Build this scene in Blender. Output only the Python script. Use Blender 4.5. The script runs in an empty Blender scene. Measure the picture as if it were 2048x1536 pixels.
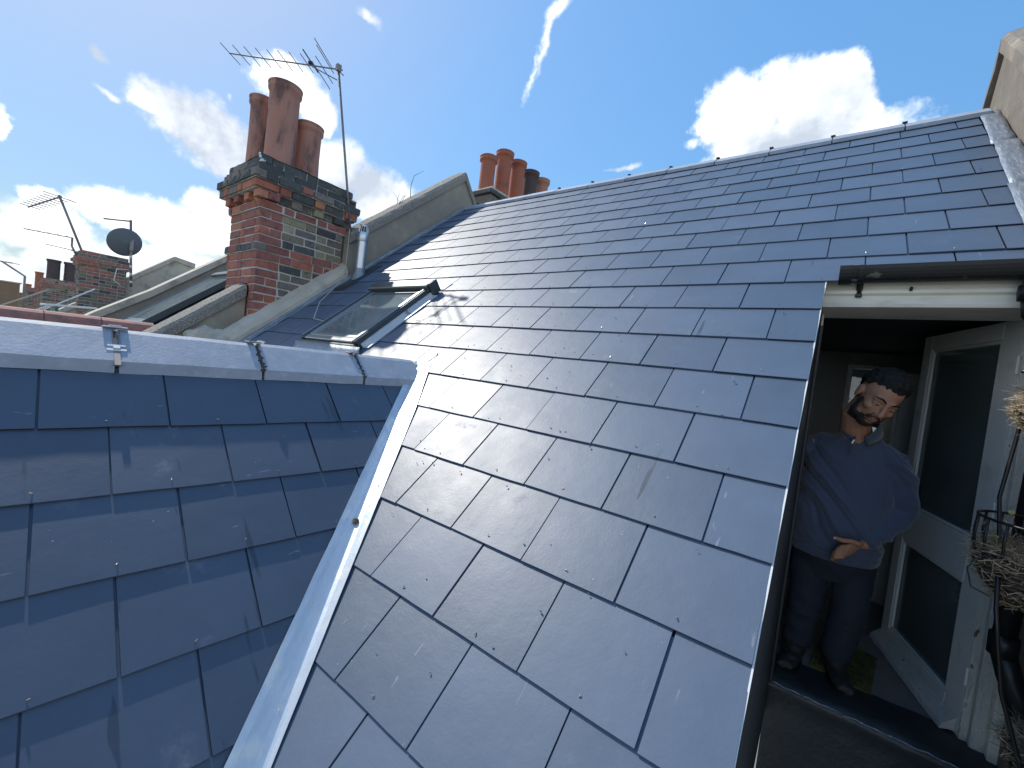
import bpy, bmesh, math, random
from mathutils import Vector, Matrix, noise
R_ = random.Random(7)
scene = bpy.context.scene
C = scene.collection
rad = math.radians

# ------------------------------------------------------------ camera, sky, sun, exposure
cam_d = bpy.data.cameras.new('camera'); cam = bpy.data.objects.new('camera', cam_d); C.objects.link(cam)
cam_d.sensor_width = 36.0; cam_d.lens = 14.697; cam_d.clip_start = 0.02; cam_d.clip_end = 3000
RT = ((0.79455529, 0.59628119, 0.11458901), (0.11607627, 0.03607412, -0.99258499), (-0.59599345, 0.80196471, -0.04055121))
CAM = Vector((1.11651, -0.46744, 1.07514))
m = Matrix.Identity(4)
for i in range(3):
    m[i][0] = RT[0][i]; m[i][1] = -RT[1][i]; m[i][2] = -RT[2][i]; m[i][3] = CAM[i]
cam.matrix_world = m
scene.camera = cam
scene.view_settings.view_transform = 'Standard'
scene.view_settings.look = 'None'
scene.view_settings.gamma = 1.0
scene.view_settings.exposure = 1.08
scene.view_settings.use_curve_mapping = False

SUN = Vector((-0.675, 0.02, 0.737)).normalized()
SUN_EL = math.asin(SUN.z); SUN_AZ = math.atan2(SUN.x, SUN.y)     # azimuth clockwise from +y
world = bpy.data.worlds.new('World'); scene.world = world; world.use_nodes = True
wn = world.node_tree.nodes; wl = world.node_tree.links; wn.clear()
def wnode(t, **k):
    n = wn.new(t)
    for a, b in k.items(): setattr(n, a, b)
    return n
out = wnode('ShaderNodeOutputWorld'); bg = wnode('ShaderNodeBackground')
sky = wnode('ShaderNodeTexSky', sky_type='NISHITA')
sky.sun_disc = False; sky.sun_elevation = SUN_EL; sky.sun_rotation = SUN_AZ
sky.air_density = 1.0; sky.dust_density = 0.6; sky.ozone_density = 2.0; sky.altitude = 50
bg.inputs[1].default_value = 0.135
tc = wnode('ShaderNodeTexCoord')
nz = wnode('ShaderNodeTexNoise'); nz.inputs['Scale'].default_value = 5.0; nz.inputs['Detail'].default_value = 9; nz.inputs['Roughness'].default_value = 0.62
nz2 = wnode('ShaderNodeTexNoise'); nz2.inputs['Scale'].default_value = 4.2; nz2.inputs['Detail'].default_value = 6
wl.new(tc.outputs['Generated'], nz.inputs['Vector']); wl.new(tc.outputs['Generated'], nz2.inputs['Vector'])
def wmath(op, a, b=None, clamp=False):
    n = wnode('ShaderNodeMath', operation=op); n.use_clamp = clamp
    for i, v in enumerate((a, b)):
        if v is None: continue
        if isinstance(v, (int, float)): n.inputs[i].default_value = v
        else: wl.new(v, n.inputs[i])
    return n.outputs[0]
def wdot(v, vec):
    n = wnode('ShaderNodeVectorMath', operation='DOT_PRODUCT'); wl.new(v, n.inputs[0]); n.inputs[1].default_value = vec
    return n.outputs['Value']
# clouds: each a stretched patch of sky round a direction (dual axes a, b), broken up by noise
CLOUDS = (((1.056, 8.384, -3.823),(-7.401, -5.989, -15.572)), ((2.154, 23.783, -7.62),(-15.572, -6.02, -37.365)), ((3.953, 14.158, -3.139),(-6.288, 0.857, -19.214)), ((3.72, 14.704, -4.306),(-11.409, 2.509, -23.385)), ((1.297, 18.123, -13.925),(-16.256, -13.501, -18.693)), ((3.329, 7.047, -2.848),(-6.403, -0.865, -14.558)), ((3.888, 11.142, -4.502),(-7.373, -1.309, -15.618)), ((0.689, 14.671, -1.839),(-3.884, -1.507, -27.22)), ((1.529, 13.864, -0.649),(-3.181, 2.776, -36.527)), ((1.64, 9.199, -1.635),(-5.126, -1.743, -25.615)), ((4.204, 14.361, 1.013),(-2.011, 7.04, -22.69)), ((5.89, 22.732, -1.69),(-6.99, 5.746, -36.974)), ((0.703, 14.931, -0.207),(-1.672, 3.618, -29.661)), ((0.835, 32.355, -9.688),(-9.984, -21.383, -47.544)), ((1.753, 8.054, -0.373),(-2.959, 2.695, -31.257)), ((0.341, 25.576, 0.969),(-2.071, 6.17, -17.743)), ((-3.507, 73.376, -20.224),(-8.542, -11.171, -31.089)), ((-1.339, 77.661, -27.063),(-42.036, -25.565, -90.806)), ((6.384, 38.737, -19.748),(-56.832, 0.623, -70.029)), ((-0.302, 53.148, -22.511),(-47.958, -53.85, -106.525)), ((-7.659, 139.56, -108.685),(-92.248, -137.265, -113.589)), ((13.859, -0.46, 5.785),(1.733, 7.299, -11.684)), ((11.233, 0.519, 3.035),(-0.309, 8.946, -17.397)), ((13.473, -0.352, 1.563),(-4.672, 10.045, -19.881)), ((14.734, 0.535, 1.742),(-4.414, 8.914, -15.781)), ((20.631, 2.874, -3.956),(-12.456, 9.982, -17.595)), ((44.966, -2.549, 5.166),(-13.538, 26.239, -42.667)), ((20.911, 3.78, 2.583),(-4.439, 9.654, -19.461)), ((7.242, -0.355, 2.072),(0.576, 9.216, -18.024)), ((39.132, 3.429, -7.15),(-25.837, 20.615, -36.718)), ((54.79, -4.927, 6.228),(-12.893, 26.872, -50.431)), ((42.106, -3.132, 29.477),(43.524, 55.35, -77.384)), ((6.316, -4.154, 9.695),(62.562, 73.282, -26.791)), ((9.558, -7.138, 17.384),(77.973, 83.897, -23.603)), ((19.846, -10.026, 23.799),(43.323, 65.404, -33.06)), ((23.69, 6.949, 7.25),(-2.132, 68.899, -134.646)), )
nzf = wnode('ShaderNodeTexNoise'); nzf.inputs['Scale'].default_value = 17.0; nzf.inputs['Detail'].default_value = 6; nzf.inputs['Roughness'].default_value = .65; wl.new(tc.outputs['Generated'], nzf.inputs['Vector'])
WISP = {17: .95, 18: .95, 19: .9, 20: .8, 31: .8, 32: .95, 33: .85, 34: 1.0, 35: .7}
warp = wnode('ShaderNodeVectorMath', operation='SUBTRACT'); wl.new(nz.outputs['Color'], warp.inputs[0]); warp.inputs[1].default_value = (.5, .5, .5)
wsc = wnode('ShaderNodeVectorMath', operation='SCALE'); wl.new(warp.outputs[0], wsc.inputs[0]); wsc.inputs['Scale'].default_value = 0.10
wad = wnode('ShaderNodeVectorMath', operation='ADD'); wl.new(wsc.outputs[0], wad.inputs[0]); wl.new(tc.outputs['Generated'], wad.inputs[1])
wv = wad.outputs[0]
field = None; wisp = None
for ci, (a, b) in enumerate(CLOUDS):
    da, db = wdot(wv, a), wdot(wv, b)
    r2 = wmath('ADD', wmath('MULTIPLY', da, da), wmath('MULTIPLY', db, db))
    # the same patch is not repeated on the far side of the sky
    nrm = Vector(a).cross(Vector(b)).normalized()
    v = wmath('SUBTRACT', WISP.get(ci, 1.0), wmath('SQRT', r2))
    side = wmath('GREATER_THAN', wdot(tc.outputs['Generated'], tuple(nrm)), 0.0)
    v = wmath('MAXIMUM', v, -1.0)
    v = wmath('SUBTRACT', wmath('MULTIPLY', wmath('ADD', v, 1.0), side), 1.0)
    if ci in WISP: wisp = v if wisp is None else wmath('MAXIMUM', wisp, v)
    else: field = v if field is None else wmath('MAXIMUM', field, v)
# cloud added low in the sky outside the view, to fill the shaded sides
nz3 = wnode('ShaderNodeTexNoise'); nz3.inputs['Scale'].default_value = 1.9; nz3.inputs['Detail'].default_value = 4; wl.new(tc.outputs['Generated'], nz3.inputs['Vector'])
aw = wnode('ShaderNodeMapRange', interpolation_type='SMOOTHSTEP'); wl.new(wdot(tc.outputs['Generated'], (-.596, .802, -.04)), aw.inputs['Value'])
aw.inputs['From Min'].default_value = 0.50; aw.inputs['From Max'].default_value = 0.28
gen = wmath('SUBTRACT', wmath('MULTIPLY', wmath('SUBTRACT', nz3.outputs['Fac'], .44), 3.6), wmath('MULTIPLY', wmath('SUBTRACT', 1.0, aw.outputs[0]), 4.0))
sx = wnode('ShaderNodeSeparateXYZ'); wl.new(tc.outputs['Generated'], sx.inputs[0])
gen = wmath('SUBTRACT', gen, wmath('MULTIPLY', wmath('MAXIMUM', wmath('SUBTRACT', sx.outputs[2], .35), 0.0), 4.0))
field = wmath('MAXIMUM', field, gen)
dens = wmath('ADD', wmath('ADD', wmath('MULTIPLY', field, 1.25), 0.0), wmath('ADD', wmath('MULTIPLY', wmath('SUBTRACT', nz.outputs['Fac'], 0.5), 2.0), wmath('MULTIPLY', wmath('SUBTRACT', nzf.outputs['Fac'], 0.5), 1.3)))
mr = wnode('ShaderNodeMapRange', interpolation_type='SMOOTHSTEP'); wl.new(dens, mr.inputs['Value'])
mr.inputs['From Min'].default_value = -0.16; mr.inputs['From Max'].default_value = 0.40
wd = wmath('ADD', wmath('MULTIPLY', wisp, 1.3), wmath('ADD', wmath('MULTIPLY', wmath('SUBTRACT', nz.outputs['Fac'], 0.5), 2.6), wmath('MULTIPLY', wmath('SUBTRACT', nzf.outputs['Fac'], 0.5), 2.2)))
mw = wnode('ShaderNodeMapRange', interpolation_type='SMOOTHSTEP'); wl.new(wd, mw.inputs['Value']); mw.inputs['From Min'].default_value = -0.35; mw.inputs['From Max'].default_value = 1.1
mask = wmath('MAXIMUM', mr.outputs[0], wmath('MULTIPLY', mw.outputs[0], 0.85))
cr = wnode('ShaderNodeValToRGB'); wl.new(wmath('ADD', wmath('MULTIPLY', nz2.outputs['Fac'], 0.62), wmath('MULTIPLY', nz.outputs['Fac'], 0.45)), cr.inputs[0])
cr.color_ramp.elements[0].position = 0.44; cr.color_ramp.elements[0].color = (2.3, 2.55, 2.95, 1)
cr.color_ramp.elements[1].position = 0.57; cr.color_ramp.elements[1].color = (5.0, 5.15, 5.3, 1)
mixc = wnode('ShaderNodeMix', data_type='RGBA')
# gentle highlight roll-off of the whole sky, as a phone camera makes it
bw = wnode('ShaderNodeRGBToBW'); wl.new(sky.outputs[0], bw.inputs[0])
div = wnode('ShaderNodeVectorMath', operation='SCALE'); wl.new(sky.outputs[0], div.inputs[0])
wl.new(wmath('DIVIDE', 1.74, wmath('ADD', 1.0, wmath('MULTIPLY', bw.outputs[0], 0.55))), div.inputs['Scale'])
hsv = wnode('ShaderNodeHueSaturation'); hsv.inputs['Saturation'].default_value = 1.20; hsv.inputs['Hue'].default_value = 0.492; wl.new(div.outputs[0], hsv.inputs['Color'])
wl.new(wmath('MULTIPLY', mask, 0.96), mixc.inputs[0]); wl.new(hsv.outputs[0], mixc.inputs[6]); wl.new(cr.outputs[0], mixc.inputs[7])
wl.new(mixc.outputs[2], bg.inputs[0]); wl.new(bg.outputs[0], out.inputs[0])
sd = bpy.data.lights.new('sun', 'SUN'); sd.energy = 2.0; sd.angle = rad(0.6); sd.color = (1.0, 0.95, 0.86)
so = bpy.data.objects.new('sun', sd); C.objects.link(so); so.rotation_euler = SUN.to_track_quat('Z', 'Y').to_euler(); so.location = (-6, 0, 9)

# ------------------------------------------------------------ materials
def mat(name, base, rough=0.6, metal=0.0, spec=0.5, bump=0.0, bscale=40, var=0.0, vscale=6, col2=None, c2th=(0.45, 0.65), c2scale=8,
        objvar=0.0, stretch=None, bdist=0.01, coat=0.0, detail=5, trans=0.0, rvar=0.0, coords='Object', col3=None, c3th=(.6, .7), c3scale=20, c3stretch=None):
    M = bpy.data.materials.new(name); M.use_nodes = True
    N = M.node_tree.nodes; L = M.node_tree.links
    P = N['Principled BSDF']
    P.inputs['Roughness'].default_value = rough; P.inputs['Metallic'].default_value = metal
    P.inputs['Specular IOR Level'].default_value = spec; P.inputs['Coat Weight'].default_value = coat
    P.inputs['Transmission Weight'].default_value = trans
    if coords == 'World':
        g = N.new('ShaderNodeNewGeometry'); vec = g.outputs['Position']
    else:
        g = N.new('ShaderNodeTexCoord'); vec = g.outputs[coords]
    def noise_n(scale, st=None, det=detail, rough_=0.6):
        v = vec
        if st:
            mp = N.new('ShaderNodeMapping'); mp.inputs['Scale'].default_value = st[:3]
            if len(st) > 3: mp.inputs['Rotation'].default_value = st[3:]
            L.new(vec, mp.inputs[0]); v = mp.outputs[0]
        n = N.new('ShaderNodeTexNoise'); n.inputs['Scale'].default_value = scale; n.inputs['Detail'].default_value = det; n.inputs['Roughness'].default_value = rough_
        L.new(v, n.inputs['Vector']); return n.outputs['Fac']
    def ramp(f, a, b):
        r = N.new('ShaderNodeMapRange'); r.interpolation_type = 'SMOOTHSTEP'; L.new(f, r.inputs['Value'])
        r.inputs['From Min'].default_value = a; r.inputs['From Max'].default_value = b; return r.outputs[0]
    def mx(fac, a, b):
        q = N.new('ShaderNodeMix'); q.data_type = 'RGBA'
        L.new(fac, q.inputs[0]) if not isinstance(fac, (int, float)) else None
        for i, v in ((6, a), (7, b)):
            if isinstance(v, tuple): q.inputs[i].default_value = v if len(v) == 4 else (*v, 1)
            else: L.new(v, q.inputs[i])
        return q.outputs[2]
    c = (*base, 1)
    if col2: c = mx(ramp(noise_n(c2scale, stretch), *c2th), c, (*col2, 1))
    if col3: c = mx(ramp(noise_n(c3scale, c3stretch, 7, .7), *c3th), c, (*col3, 1))
    if var or objvar:
        hs = N.new('ShaderNodeHueSaturation')
        if isinstance(c, tuple): hs.inputs['Color'].default_value = c
        else: L.new(c, hs.inputs['Color'])
        ma = N.new('ShaderNodeMath'); ma.operation = 'MULTIPLY_ADD'; ma.inputs[1].default_value = 2 * var; ma.inputs[2].default_value = 1 - var
        L.new(noise_n(vscale, stretch), ma.inputs[0]); last = ma.outputs[0]
        if objvar:
            oi = N.new('ShaderNodeObjectInfo'); mb = N.new('ShaderNodeMath'); mb.operation = 'MULTIPLY_ADD'
            mb.inputs[1].default_value = 2 * objvar; mb.inputs[2].default_value = 1 - objvar; L.new(oi.outputs['Random'], mb.inputs[0])
            mc = N.new('ShaderNodeMath'); mc.operation = 'MULTIPLY'; L.new(last, mc.inputs[0]); L.new(mb.outputs[0], mc.inputs[1]); last = mc.outputs[0]
        L.new(last, hs.inputs['Value']); c = hs.outputs['Color']
    if isinstance(c, tuple): P.inputs['Base Color'].default_value = c
    else: L.new(c, P.inputs['Base Color'])
    if rvar:
        ma = N.new('ShaderNodeMath'); ma.operation = 'MULTIPLY_ADD'; ma.inputs[1].default_value = 2 * rvar; ma.inputs[2].default_value = rough - rvar
        L.new(noise_n(vscale * 2), ma.inputs[0]); L.new(ma.outputs[0], P.inputs['Roughness'])
    if bump:
        b = N.new('ShaderNodeBump'); b.inputs['Strength'].default_value = bump; b.inputs['Distance'].default_value = bdist
        L.new(noise_n(bscale, stretch if stretch else None, 6), b.inputs['Height']); L.new(b.outputs[0], P.inputs['Normal'])
    return M

def slate_material(name, base, rough, stains, st0=.68):
    M = mat(name, base, rough=rough, spec=.8, coords='World')
    N = M.node_tree.nodes; L = M.node_tree.links; P = N['Principled BSDF']
    g = N.new('ShaderNodeNewGeometry'); pos = g.outputs['Position']; oi = N.new('ShaderNodeObjectInfo')
    def mp(scale, loc=None, rot=None):
        q = N.new('ShaderNodeMapping'); q.inputs['Scale'].default_value = scale
        if rot: q.inputs['Rotation'].default_value = rot
        L.new(pos, q.inputs[0]); return q.outputs[0]
    def nse(vec, s, d=5, r=.6):
        n = N.new('ShaderNodeTexNoise'); n.inputs['Scale'].default_value = s; n.inputs['Detail'].default_value = d; n.inputs['Roughness'].default_value = r
        L.new(vec, n.inputs['Vector']); return n.outputs['Fac']
    def mth(op, a, b=None, c=None):
        n = N.new('ShaderNodeMath'); n.operation = op
        for i, v in enumerate((a, b, c)):
            if v is None: continue
            if isinstance(v, (int, float)): n.inputs[i].default_value = v
            else: L.new(v, n.inputs[i])
        return n.outputs[0]
    def rmp(f, a, b):
        r = N.new('ShaderNodeMapRange'); r.interpolation_type = 'SMOOTHSTEP'; L.new(f, r.inputs['Value'])
        r.inputs['From Min'].default_value = a; r.inputs['From Max'].default_value = b; return r.outputs[0]
    def mx(fac, a, b):
        q = N.new('ShaderNodeMix'); q.data_type = 'RGBA'; L.new(fac, q.inputs[0])
        for i, v in ((6, a), (7, b)):
            if isinstance(v, tuple): q.inputs[i].default_value = (*v, 1)
            else: L.new(v, q.inputs[i])
        return q.outputs[2]
    # per-slate shift so marks never run on from slate to slate
    off = N.new('ShaderNodeVectorMath'); off.operation = 'ADD'
    sc = N.new('ShaderNodeCombineXYZ'); rv = mth('MULTIPLY', oi.outputs['Random'], 37.0)
    L.new(rv, sc.inputs[0]); L.new(mth('MULTIPLY', oi.outputs['Random'], 91.0), sc.inputs[1])
    L.new(pos, off.inputs[0]); L.new(sc.outputs[0], off.inputs[1]); pv = off.outputs[0]
    tone = mth('ADD', mth('MULTIPLY', oi.outputs['Random'], 0.20), mth('ADD', mth('MULTIPLY', nse(pv, 3.0), 0.5), 0.65))
    hs = N.new('ShaderNodeHueSaturation'); hs.inputs['Color'].default_value = (*base, 1); L.new(tone, hs.inputs['Value'])
    col = hs.outputs[0]
    # dusty smears
    dust = mth('MULTIPLY', rmp(nse(pv, 9.0, 5, .75), .56, .80), rmp(nse(pos, 1.7, 3), .42, .66))
    col = mx(mth('MULTIPLY', dust, .42), col, (.34, .37, .41))
    # fine pale scratches
    q = N.new('ShaderNodeMapping'); q.inputs['Scale'].default_value = (60, 9, 9); q.inputs['Rotation'].default_value = (.3, .5, .9); L.new(pv, q.inputs[0])
    scr = mth('MULTIPLY', rmp(nse(q.outputs[0], 1.0, 3, .5), .70, .74), rmp(nse(pv, 2.6, 3), .50, .62))
    col = mx(mth('MULTIPLY', scr, .45), col, (.34, .37, .42))
    # dark damp runs down the slope
    q2 = N.new('ShaderNodeMapping'); q2.inputs['Scale'].default_value = stains; L.new(pos, q2.inputs[0])
    run = rmp(nse(q2.outputs[0], 1.0, 4, .5), st0, st0 + .035)
    col = mx(mth('MULTIPLY', run, .75), col, (.022, .030, .046))
    # pale specks
    vo = N.new('ShaderNodeTexVoronoi'); vo.inputs['Scale'].default_value = 22; L.new(pv, vo.inputs['Vector'])
    sp = mth('MULTIPLY', mth('LESS_THAN', vo.outputs['Distance'], .035), rmp(nse(pv, 4.0, 2), .5, .6))
    col = mx(mth('MULTIPLY', sp, .8), col, (.5, .53, .56))
    L.new(col, P.inputs['Base Color'])
    ro = mth('ADD', mth('ADD', rough - .10, mth('MULTIPLY', nse(pv, 5.0, 4), .16)), mth('ADD', mth('MULTIPLY', dust, .2), mth('MULTIPLY', run, -.06)))
    L.new(mth('ADD', ro, mth('MULTIPLY', oi.outputs['Random'], .05)), P.inputs['Roughness'])
    b1 = N.new('ShaderNodeBump'); b1.inputs['Strength'].default_value = .28; b1.inputs['Distance'].default_value = .001
    L.new(nse(pv, 130, 4, .6), b1.inputs['Height'])
    b2 = N.new('ShaderNodeBump'); b2.inputs['Strength'].default_value = .5; b2.inputs['Distance'].default_value = .0026
    L.new(nse(pv, 11, 3, .5), b2.inputs['Height']); L.new(b1.outputs[0], b2.inputs['Normal']); L.new(b2.outputs[0], P.inputs['Normal'])
    return M

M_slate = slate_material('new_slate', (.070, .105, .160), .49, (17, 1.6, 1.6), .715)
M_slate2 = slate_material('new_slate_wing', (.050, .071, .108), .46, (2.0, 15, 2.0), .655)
M_slate_old = mat('weathered_slate', (.13, .145, .16), .55, bump=.4, bscale=30, var=.3, objvar=.2, coords='World')
M_flat = mat('pale_bounce_felt', (.42, .43, .43), .9, bump=.4, bscale=90, coords='World', var=.15)  # for the unseen flat roof, coloured pale to bounce light up at the doorway
M_edge = mat('shade_dark_slate_edge', (.022, .028, .042), .7)  # near-black colour paints in the shade at slate tails and side joints
M_deck = mat('roof_underlay', (.012, .012, .014), .9)
M_gridge = mat('grey_concrete_ridge', (.30, .345, .41), .62, bump=.5, bscale=90, bdist=.002, var=.25, vscale=9, objvar=.06, col2=(.38, .42, .48), c2th=(.5, .75), c2scale=25, coords='World')
M_mortar = mat('pale_mortar', (.52, .49, .41), .9, bump=.8, bscale=60, bdist=.006, var=.25, col2=(.28, .26, .21), c2scale=12, coords='World')
M_mortar_dk = mat('dark_bedding_mortar', (.07, .065, .055), .95, bump=1, bscale=80, bdist=.006, var=.4, coords='World')
M_joint = mat('brick_joint_mortar', (.56, .54, .48), .9, bump=.6, bscale=120, bdist=.004, var=.2, col2=(.28, .27, .25), c2th=(.60, .78), c2scale=5, coords='World')
M_render = mat('grey_cement_render', (.30, .275, .225), .9, bump=.7, bscale=35, bdist=.006, var=.3, vscale=4, col2=(.40, .36, .28), c2th=(.5, .75), c2scale=3, coords='World', col3=(.19, .18, .155), c3th=(.6, .75), c3scale=6, c3stretch=(3, 3, .6))
M_render_pale = mat('pale_cement_render', (.52, .47, .38), .88, bump=.7, bscale=25, bdist=.008, var=.3, vscale=5, col2=(.34, .31, .26), c2th=(.5, .7), c2scale=4, coords='World')
M_stain = mat('stained_brown_render', (.19, .165, .135), .9, bump=.8, bscale=22, bdist=.008, var=.35, vscale=4, col2=(.30, .26, .21), c2th=(.5, .72), c2scale=5, coords='World', col3=(.10, .09, .08), c3th=(.58, .72), c3scale=7, c3stretch=(3, 3, .5))
M_pebble = mat('pebbly_concrete_coping', (.30, .275, .24), .95, bump=1.0, bscale=110, bdist=.02, var=.5, vscale=90, col2=(.45, .42, .36), c2th=(.5, .6), c2scale=70, coords='World')
M_lead = mat('new_lead_sheet', (.56, .61, .66), .42, metal=.45, bump=.3, bscale=10, bdist=.004, var=.12, vscale=8, col2=(.70, .70, .66), c2th=(.5, .72), c2scale=7, stretch=(2.2, 2.2, .7), coords='World', col3=(.62, .60, .52), c3th=(.66, .76), c3scale=11)
M_lead_dull = mat('dull_lead_flashing', (.25, .29, .34), .5, metal=.5, bump=.7, bscale=10, bdist=.01, var=.3, vscale=12, coords='World', col2=(.42, .44, .46), c2th=(.5, .7), c2scale=14, stretch=(5, 1, 1))
M_brick = []
for i, (a, b) in enumerate((((.29, .085, .055), (.16, .06, .045)), ((.23, .075, .06), (.11, .05, .045)), ((.34, .12, .07), (.2, .08, .06)), ((.17, .125, .085), (.075, .06, .05)), ((.25, .19, .12), (.10, .08, .06)), ((.055, .05, .05), (.11, .085, .07)), ((.14, .10, .085), (.05, .045, .045)))):
    M_brick.append(mat('brick_%s' % ('red', 'dull_red', 'orange_red', 'brown', 'stock_yellow', 'sooty', 'smoky_brown')[i], tuple(q * k for q, k in zip(a, (1.45, 1.75, 1.75))), .88, bump=.8, bscale=70, bdist=.006, var=.3, vscale=25, col2=tuple(q * k for q, k in zip(b, (1.45, 1.65, 1.7))), c2th=(.5, .72), c2scale=14, objvar=.18, coords='World'))
M_terracotta = mat('terracotta_pot', (.42, .205, .15), .75, bump=.3, bscale=40, bdist=.004, var=.25, vscale=5, col2=(.15, .085, .075), c2th=(.46, .62), c2scale=4.5, stretch=(1, 1, .35), coords='World', col3=(.36, .2, .12), c3th=(.62, .75), c3scale=9)
M_terra_clean = mat('orange_terracotta_pot', (.36, .12, .07), .75, bump=.3, bscale=40, bdist=.003, var=.2, col2=(.2, .08, .055), c2th=(.55, .75), c2scale=4, coords='World')
M_pot_dark = mat('sooty_terracotta_pot', (.085, .06, .06), .8, bump=.3, bscale=40, bdist=.003, var=.3, coords='World')
M_soot = mat('soot', (.01, .01, .01), 1)
M_redtile = mat('red_clay_ridge', (.36, .17, .14), .8, bump=.6, bscale=60, bdist=.004, var=.3, vscale=12, col2=(.22, .13, .12), c2scale=9, coords='World', col3=(.48, .38, .34), c3th=(.6, .75), c3scale=18)
M_alu = mat('aluminium', (.55, .58, .60), .38, metal=.9, var=.1)
M_alu_old = mat('weathered_aluminium', (.28, .25, .24), .55, metal=.7, var=.3, vscale=30)
M_steel = mat('brushed_steel_flue', (.62, .66, .70), .38, metal=.85, var=.15, vscale=8, stretch=(6, 6, 1))
M_velux = mat('grey_green_window_cladding', (.085, .10, .105), .38, metal=.55, var=.15)
M_velux_lt = mat('silver_window_cladding', (.33, .37, .38), .33, metal=.75, var=.1)
M_black = mat('black_plastic', (.012, .013, .015), .38, spec=.5, var=.3, vscale=20)
M_gutter = mat('grimy_black_gutter', (.012, .013, .015), .42, bump=.4, bscale=30, bdist=.004, col2=(.13, .13, .11), c2th=(.62, .72), c2scale=9, stretch=(1.5, 3, 1.5), coords='World')
M_paint = mat('weathered_cream_paint', (.83, .81, .72), .55, bump=.4, bscale=22, bdist=.003, var=.14, vscale=5, stretch=(.6, 2, 2), coords='World', col2=(.60, .58, .51), c2th=(.5, .7), c2scale=5)
M_paint_w = mat('off_white_door_paint', (.85, .85, .82), .5, bump=.3, bscale=18, bdist=.002, var=.12, vscale=5, coords='World', col2=(.68, .67, .62), c2th=(.55, .75), c2scale=7)
M_paint_rot = mat('flaking_painted_wood', (.70, .68, .62), .7, bump=1.0, bscale=38, bdist=.012, var=.3, coords='World', col2=(.22, .13, .08), c2th=(.62, .68), c2scale=12, stretch=(2, .8, .8))
M_bitumen = mat('black_felt_and_lead', (.022, .026, .032), .42, bump=.6, bscale=9, bdist=.015, var=.4, vscale=6, coords='World', spec=.6)
M_black_board = mat('black_side_cladding', (.03, .036, .042), .45, bump=.5, bscale=8, bdist=.006, var=.3, coords='World')
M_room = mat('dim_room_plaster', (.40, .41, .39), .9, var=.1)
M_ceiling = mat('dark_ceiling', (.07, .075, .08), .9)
M_floor = mat('grey_brown_carpet', (.26, .22, .20), .95, bump=.6, bscale=200, bdist=.004, var=.25, vscale=15)
M_mat = mat('mossy_green_doormat', (.16, .155, .05), 1, bump=1.0, bscale=160, bdist=.01, var=.5, vscale=60, col2=(.09, .075, .03), c2scale=30)
M_cab = mat('painted_cabinet', (.55, .58, .57), .5, var=.1)
M_white = mat('white_blind', (.66, .68, .68), .6)
M_skin = mat('brown_skin', (.44, .225, .14), .6, bump=.15, bscale=120, bdist=.001, var=.12, vscale=14)
M_skin.node_tree.nodes['Principled BSDF'].inputs['Subsurface Weight'].default_value = .12
M_skin.node_tree.nodes['Principled BSDF'].inputs['Subsurface Radius'].default_value = (.012, .004, .002)
M_lip = mat('lip_skin', (.36, .15, .12), .45)
M_hair = mat('black_hair', (.008, .007, .007), .75, bump=.8, bscale=300, bdist=.002, stretch=(3, 1, .4))
M_stubble = mat('dark_beard_stubble', (.034, .024, .020), .8, bump=1.0, bscale=400, bdist=.002)
M_eye = mat('eye_white', (.5, .47, .44), .2); M_iris = mat('dark_iris', (.02, .012, .01), .15)
M_nail = mat('fingernail', (.62, .42, .34), .35)
M_jumper = mat('navy_fleece_pullover', (.070, .092, .150), .92, bump=.7, bscale=260, bdist=.002, var=.15, vscale=6)
M_jumper.node_tree.nodes['Principled BSDF'].inputs['Sheen Weight'].default_value = .35
M_trouser = mat('dark_navy_trousers', (.020, .026, .045), .85, bump=.5, bscale=180, bdist=.002, var=.2, vscale=5)
M_boot = mat('dusty_black_boots', (.03, .029, .029), .6, bump=.6, bscale=60, bdist=.004, var=.4, vscale=18, col2=(.12, .11, .10), c2th=(.6, .75), c2scale=14)
M_wicker = mat('brown_wicker', (.085, .065, .05), .75, var=.5, vscale=30)
M_hay = mat('dry_straw', (.46, .37, .25), .9, var=.45, vscale=25, objvar=.2)
M_hay_dk = mat('dead_brown_stems', (.17, .125, .085), .9, var=.5, vscale=30)
M_leaf = mat('yellow_green_leaf', (.32, .34, .13), .55, var=.25, vscale=20)
M_twig = mat('bare_twig', (.07, .055, .045), .9)
M_moss = mat('brown_moss_clump', (.12, .10, .06), 1, bump=1, bscale=90, bdist=.01, var=.5)
M_copper = mat('bright_copper', (.85, .62, .42), .25, metal=1.0)
M_dish = mat('grey_satellite_dish', (.12, .14, .16), .6, var=.15)
M_ground = mat('ground_far_below', (.24, .23, .20), .95, var=.4, vscale=.05, coords='World', col2=(.12, .14, .08), c2scale=.08)
M_greenplastic = mat('green_plastic', (.02, .17, .13), .5)
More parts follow.
